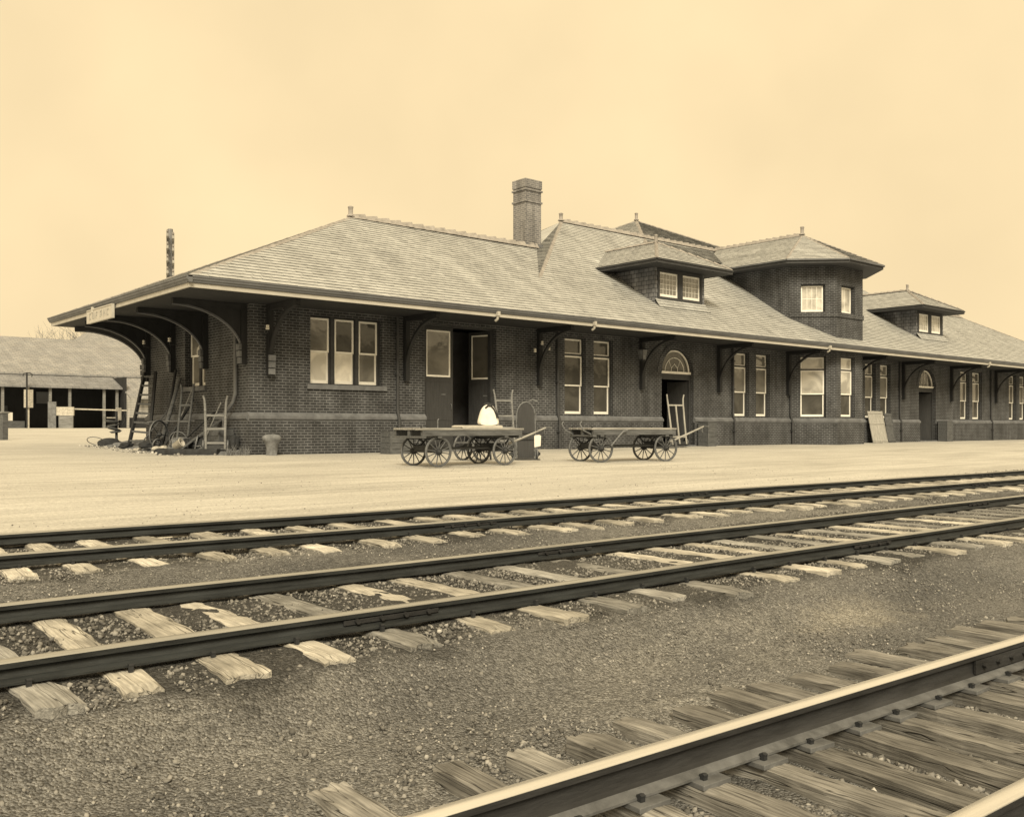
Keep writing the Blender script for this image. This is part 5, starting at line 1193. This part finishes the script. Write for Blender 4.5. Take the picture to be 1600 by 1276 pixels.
mb = MB(); mb.mesh([(24.7, 73.2, 3.05), (60, 73.2, 3.05), (60, 77, 4.66), (24.7, 77, 4.66), (24.7, 73.2, 2.93), (60, 73.2, 2.93), (60, 77, 4.54), (24.7, 77, 4.54)], [(0, 1, 2, 3), (7, 6, 5, 4), (0, 4, 5, 1), (0, 3, 7, 4)]); fp(mb, 'annex_roof', 'far_shingle')
mb = MB(); mb.box(25.6, 74.0, 1.55, 60, 74.2, 3.3); fp(mb, 'annex_wall', 'clapboard')
mb = MB(); mb.box(24.9, 73.3, .4, 60, 74.0, 1.52); fp(mb, 'loading_platform', 'dark_wood')
mb = MB(); mb.box(-6, 79.4, .4, 24.6, 79.6, 5.5); mb.box(24.6, 74.3, .4, 24.8, 79.6, 4.6); fp(mb, 'back_wall', 'dark_wood')
for u in (13.2, 16.4, 18.05, 19.55, 20.9, 23.35, 24.3):
    mb = MB(); mb.box(u-.09, 74.9, .5, u+.09, 75.08, 3.72); fp(mb, 'post', 'old_wood' if u != 18.05 else 'junk_light')
for (u0, u1, z0, z1, m) in ((19.6, 20.6, 2.6, 3.5, 'gutter_paint'), (16.6, 17.6, 1.6, 2.4, 'wagon_wood')):
    mb = MB(); mb.box(u0, 78.9, z0, u1, 79.0, z1); fp(mb, 'hanging_board', m)
mb = MB(); mb.box(17.75, 74.75, 2.2, 18.35, 74.85, 3.5); fp(mb, 'door_frame', 'junk_light')
for k, (u, z, w_, lab) in enumerate(((19.95, 1.62, 1.1, 'white box stacked on a pale crate before the freight shed'), (20.0, .70, .9, 'pale wooden crate under the white box before the freight shed'))):
    crate('shed_box', lab, 'box', (u, 72.6, z), R(-20), w_, .7,   .62 if k == 0 else .92, 'junk_light' if k == 0 else 'old_wood', 3)
crate('shed_box', 'small white box inside the dark freight shed porch', 'box', (16.9, 75.6, 1.25), R(10), .42, .42, .6, 'paper', 2)
crate('shed_box', 'low dark bench of boards inside the freight shed porch', 'bench', (16.9, 75.6, .72), R(10), 1.9, .9, .52, 'wagon_wood', 2)
crate('shed_box', 'brown upright box left of the white box before the shed', 'box', (19.15, 72.9, .70), R(-20), .5, .5, 1.9, 'soil', 4)
mb = MB(); mb.box(-2.0, -.05, 0, 2.0, .05, .10); tag(mb.build('plank', 'junk_light', None, (22.8, 74.2, 2.05), (0, R(1), R(4))), 'long pale plank laid level across the shed posts', 'plank')
# pole with a T head in front of the shed
t = thing('lamp_pole', 'thin pole with a curved T head before the freight shed', 'lamp pole', (17.8, 74.2, .7))
mb = MB(); mb.tube([(0, 0, 0), (0, 0, 3.95)], .06, 8); mb.build('pole', 'dark_wood', t)
mb = MB(); mb.tube([(-.25, 0, 3.72), (-.22, 0, 3.9), (0, 0, 3.97), (.2, 0, 3.97), (.38, 0, 3.85), (.3, 0, 3.7)], .035, 7); mb.build('arm', 'iron', t)
# farther hipped roof house
t = thing('distant_house', 'distant house with a grey hipped roof rising over the freight shed', 'house', (38, 112, .74))
mb = MB(); H0 = [(-6.5, -5, 8.6), (9, -5, 8.6), (9, 9, 8.6), (-6.5, 9, 8.6)]; r0, r1 = (-3.4, 2, 11.6), (4, 2, 11.6)
mb.face([H0[0], H0[1], r1, r0]); mb.face([H0[1], H0[2], r1]); mb.face([H0[2], H0[3], r0, r1]); mb.face([H0[3], H0[0], r0]); mb.build('roof', 'far_shingle', t)
mb = MB(); mb.box(-6, -4.5, -.2, 8.5, 8.5, 8.65); mb.build('wall', 'clapboard', t)
# bare trees
def tree(label, loc, H, seed, spread=.55):
    rg = random.Random(seed); t = thing('bare_tree', label, 'tree', loc, 0, 'bare trees behind the freight shed')
    tr = MB(); cr = MB()
    def grow(p, d, L, r, lv):
        pts = [p]; q = p; dd = d
        for k in range(4):
            dd = (dd+Vector((rg.uniform(-1, 1), rg.uniform(-1, 1), rg.uniform(-.3, .7)))*.13).normalized(); q = q+dd*L/4; pts.append(q)
        (tr if lv == 0 else cr).tube(pts, [r*(1-.45*i/4) for i in range(5)], 6 if lv < 2 else 4)
        if lv >= 5: return
        for k in range(rg.choice((3, 4)) if lv < 4 else 3):
            i = rg.choice((2, 3, 4, 4)); a = rg.uniform(0, 6.28)
            side = Vector((math.cos(a), math.sin(a), rg.uniform(-.1, .5)))
            grow(pts[i], (dd*.75+side*spread).normalized(), L*rg.uniform(.55, .78), r*.52, lv+1)
    grow(Vector((0, 0, -.1)), UP, H*.34, H*.012, 0)
    tr.build('trunk', 'bark', t); cr.build('crown', 'bark', t)
tree('leftmost bare leafless tree under the roof tip, thin and spreading', (33.9, 121, .74), 14.6, 3, .62)
tree('right hand bare leafless tree, its trunk standing beside the distant hipped roof', (35.6, 118, .74), 15.8, 14, .5)
# telegraph pole seen along its cross arms
t = thing('telegraph_pole', 'tall telegraph pole with paired cross arms rising behind the station roof', 'telegraph pole', (17.05, 45.0, .25), math.atan2(45, 17.05))
mb = MB(); mb.tube([(0, 0, -.3), (0, 0, 5), (0, 0, 9.95)], [.17, .145, .12], 12); mb.build('pole', 'pole_wood', t)
for k, z in enumerate((9.55, 8.98, 8.40, 7.82)):
    for sy in (-1, 1):
        m = MB(); m.box(-.95, sy*.13-.05, z-.16+sy*.05, .95, sy*.13+.05, z-.02+sy*.05); A_ = m.build('cross_arm', 'crate_wood', t, bevel=.006)
        for x in (-.85, -.5, .5, .85):
            i_ = MB(); i_.lathe([(.0, .0), (.02, .0), (.02, .06), (.045, .07), (.05, .12), (.03, .15), (.04, .17), (.0, .19)], 10, 0, Mt((x, sy*.13, z-.02+sy*.05))); i_.build('insulator', 'tile_terracotta', A_)
    m = MB(); m.bar((-.55, .11, z-.14), (0, .13, z-.5), .03, .012); m.build('arm_brace', 'iron', t)

# wooded rise across the tracks: dark in the window panes, with the sky above it
mb = MB(); rg = random.Random(12); V = []; F = []; nu_, nv_ = 150, 14
top = [8.2+1.6*math.sin(i*.11)+1.1*math.sin(i*.31+1)+rg.uniform(-.9, .9)+(2.5 if rg.random() < .08 else 0) for i in range(nu_+1)]
for j in range(nv_+1):
    f = j/nv_
    for i in range(nu_+1): V.append((-60+240*i/nu_+rg.uniform(-.5, .5), -32-9*f**2+rg.uniform(-.8, .8), -1+(top[i]+1)*math.sin(f*math.pi/2)+rg.uniform(-.3, .3)*f))
for i in range(nu_+1): V.append((-60+240*i/nu_, -60, -1))
nv_ += 1
for j in range(nv_):
    for i in range(nu_): F.append((j*(nu_+1)+i, j*(nu_+1)+i+1, (j+1)*(nu_+1)+i+1, (j+1)*(nu_+1)+i))
mb.mesh(V, F)
for k in range(9000):
    i = rg.randrange(nu_); f = rg.random()**.6; p = Vector((-60+240*(i+rg.random())/nu_, -31.5-9*f**2, -1+(top[i]+1.6)*math.sin(f*math.pi/2)))
    d = Vector((rg.uniform(-1, 1), rg.uniform(-1, 1), rg.uniform(-1, 1))).normalized()*.45; e = d.cross(Vector((rg.uniform(-1, 1), .3, rg.uniform(-1, 1)))).normalized()*.35
    mb.face([p-d, p+e, p+d, p-e])
mat('foliage', (.055, .056, .05), rough=.9, var=.4, scale=1.5)
o = mb.build('woodland', 'foliage'); o['kind'] = 'stuff'
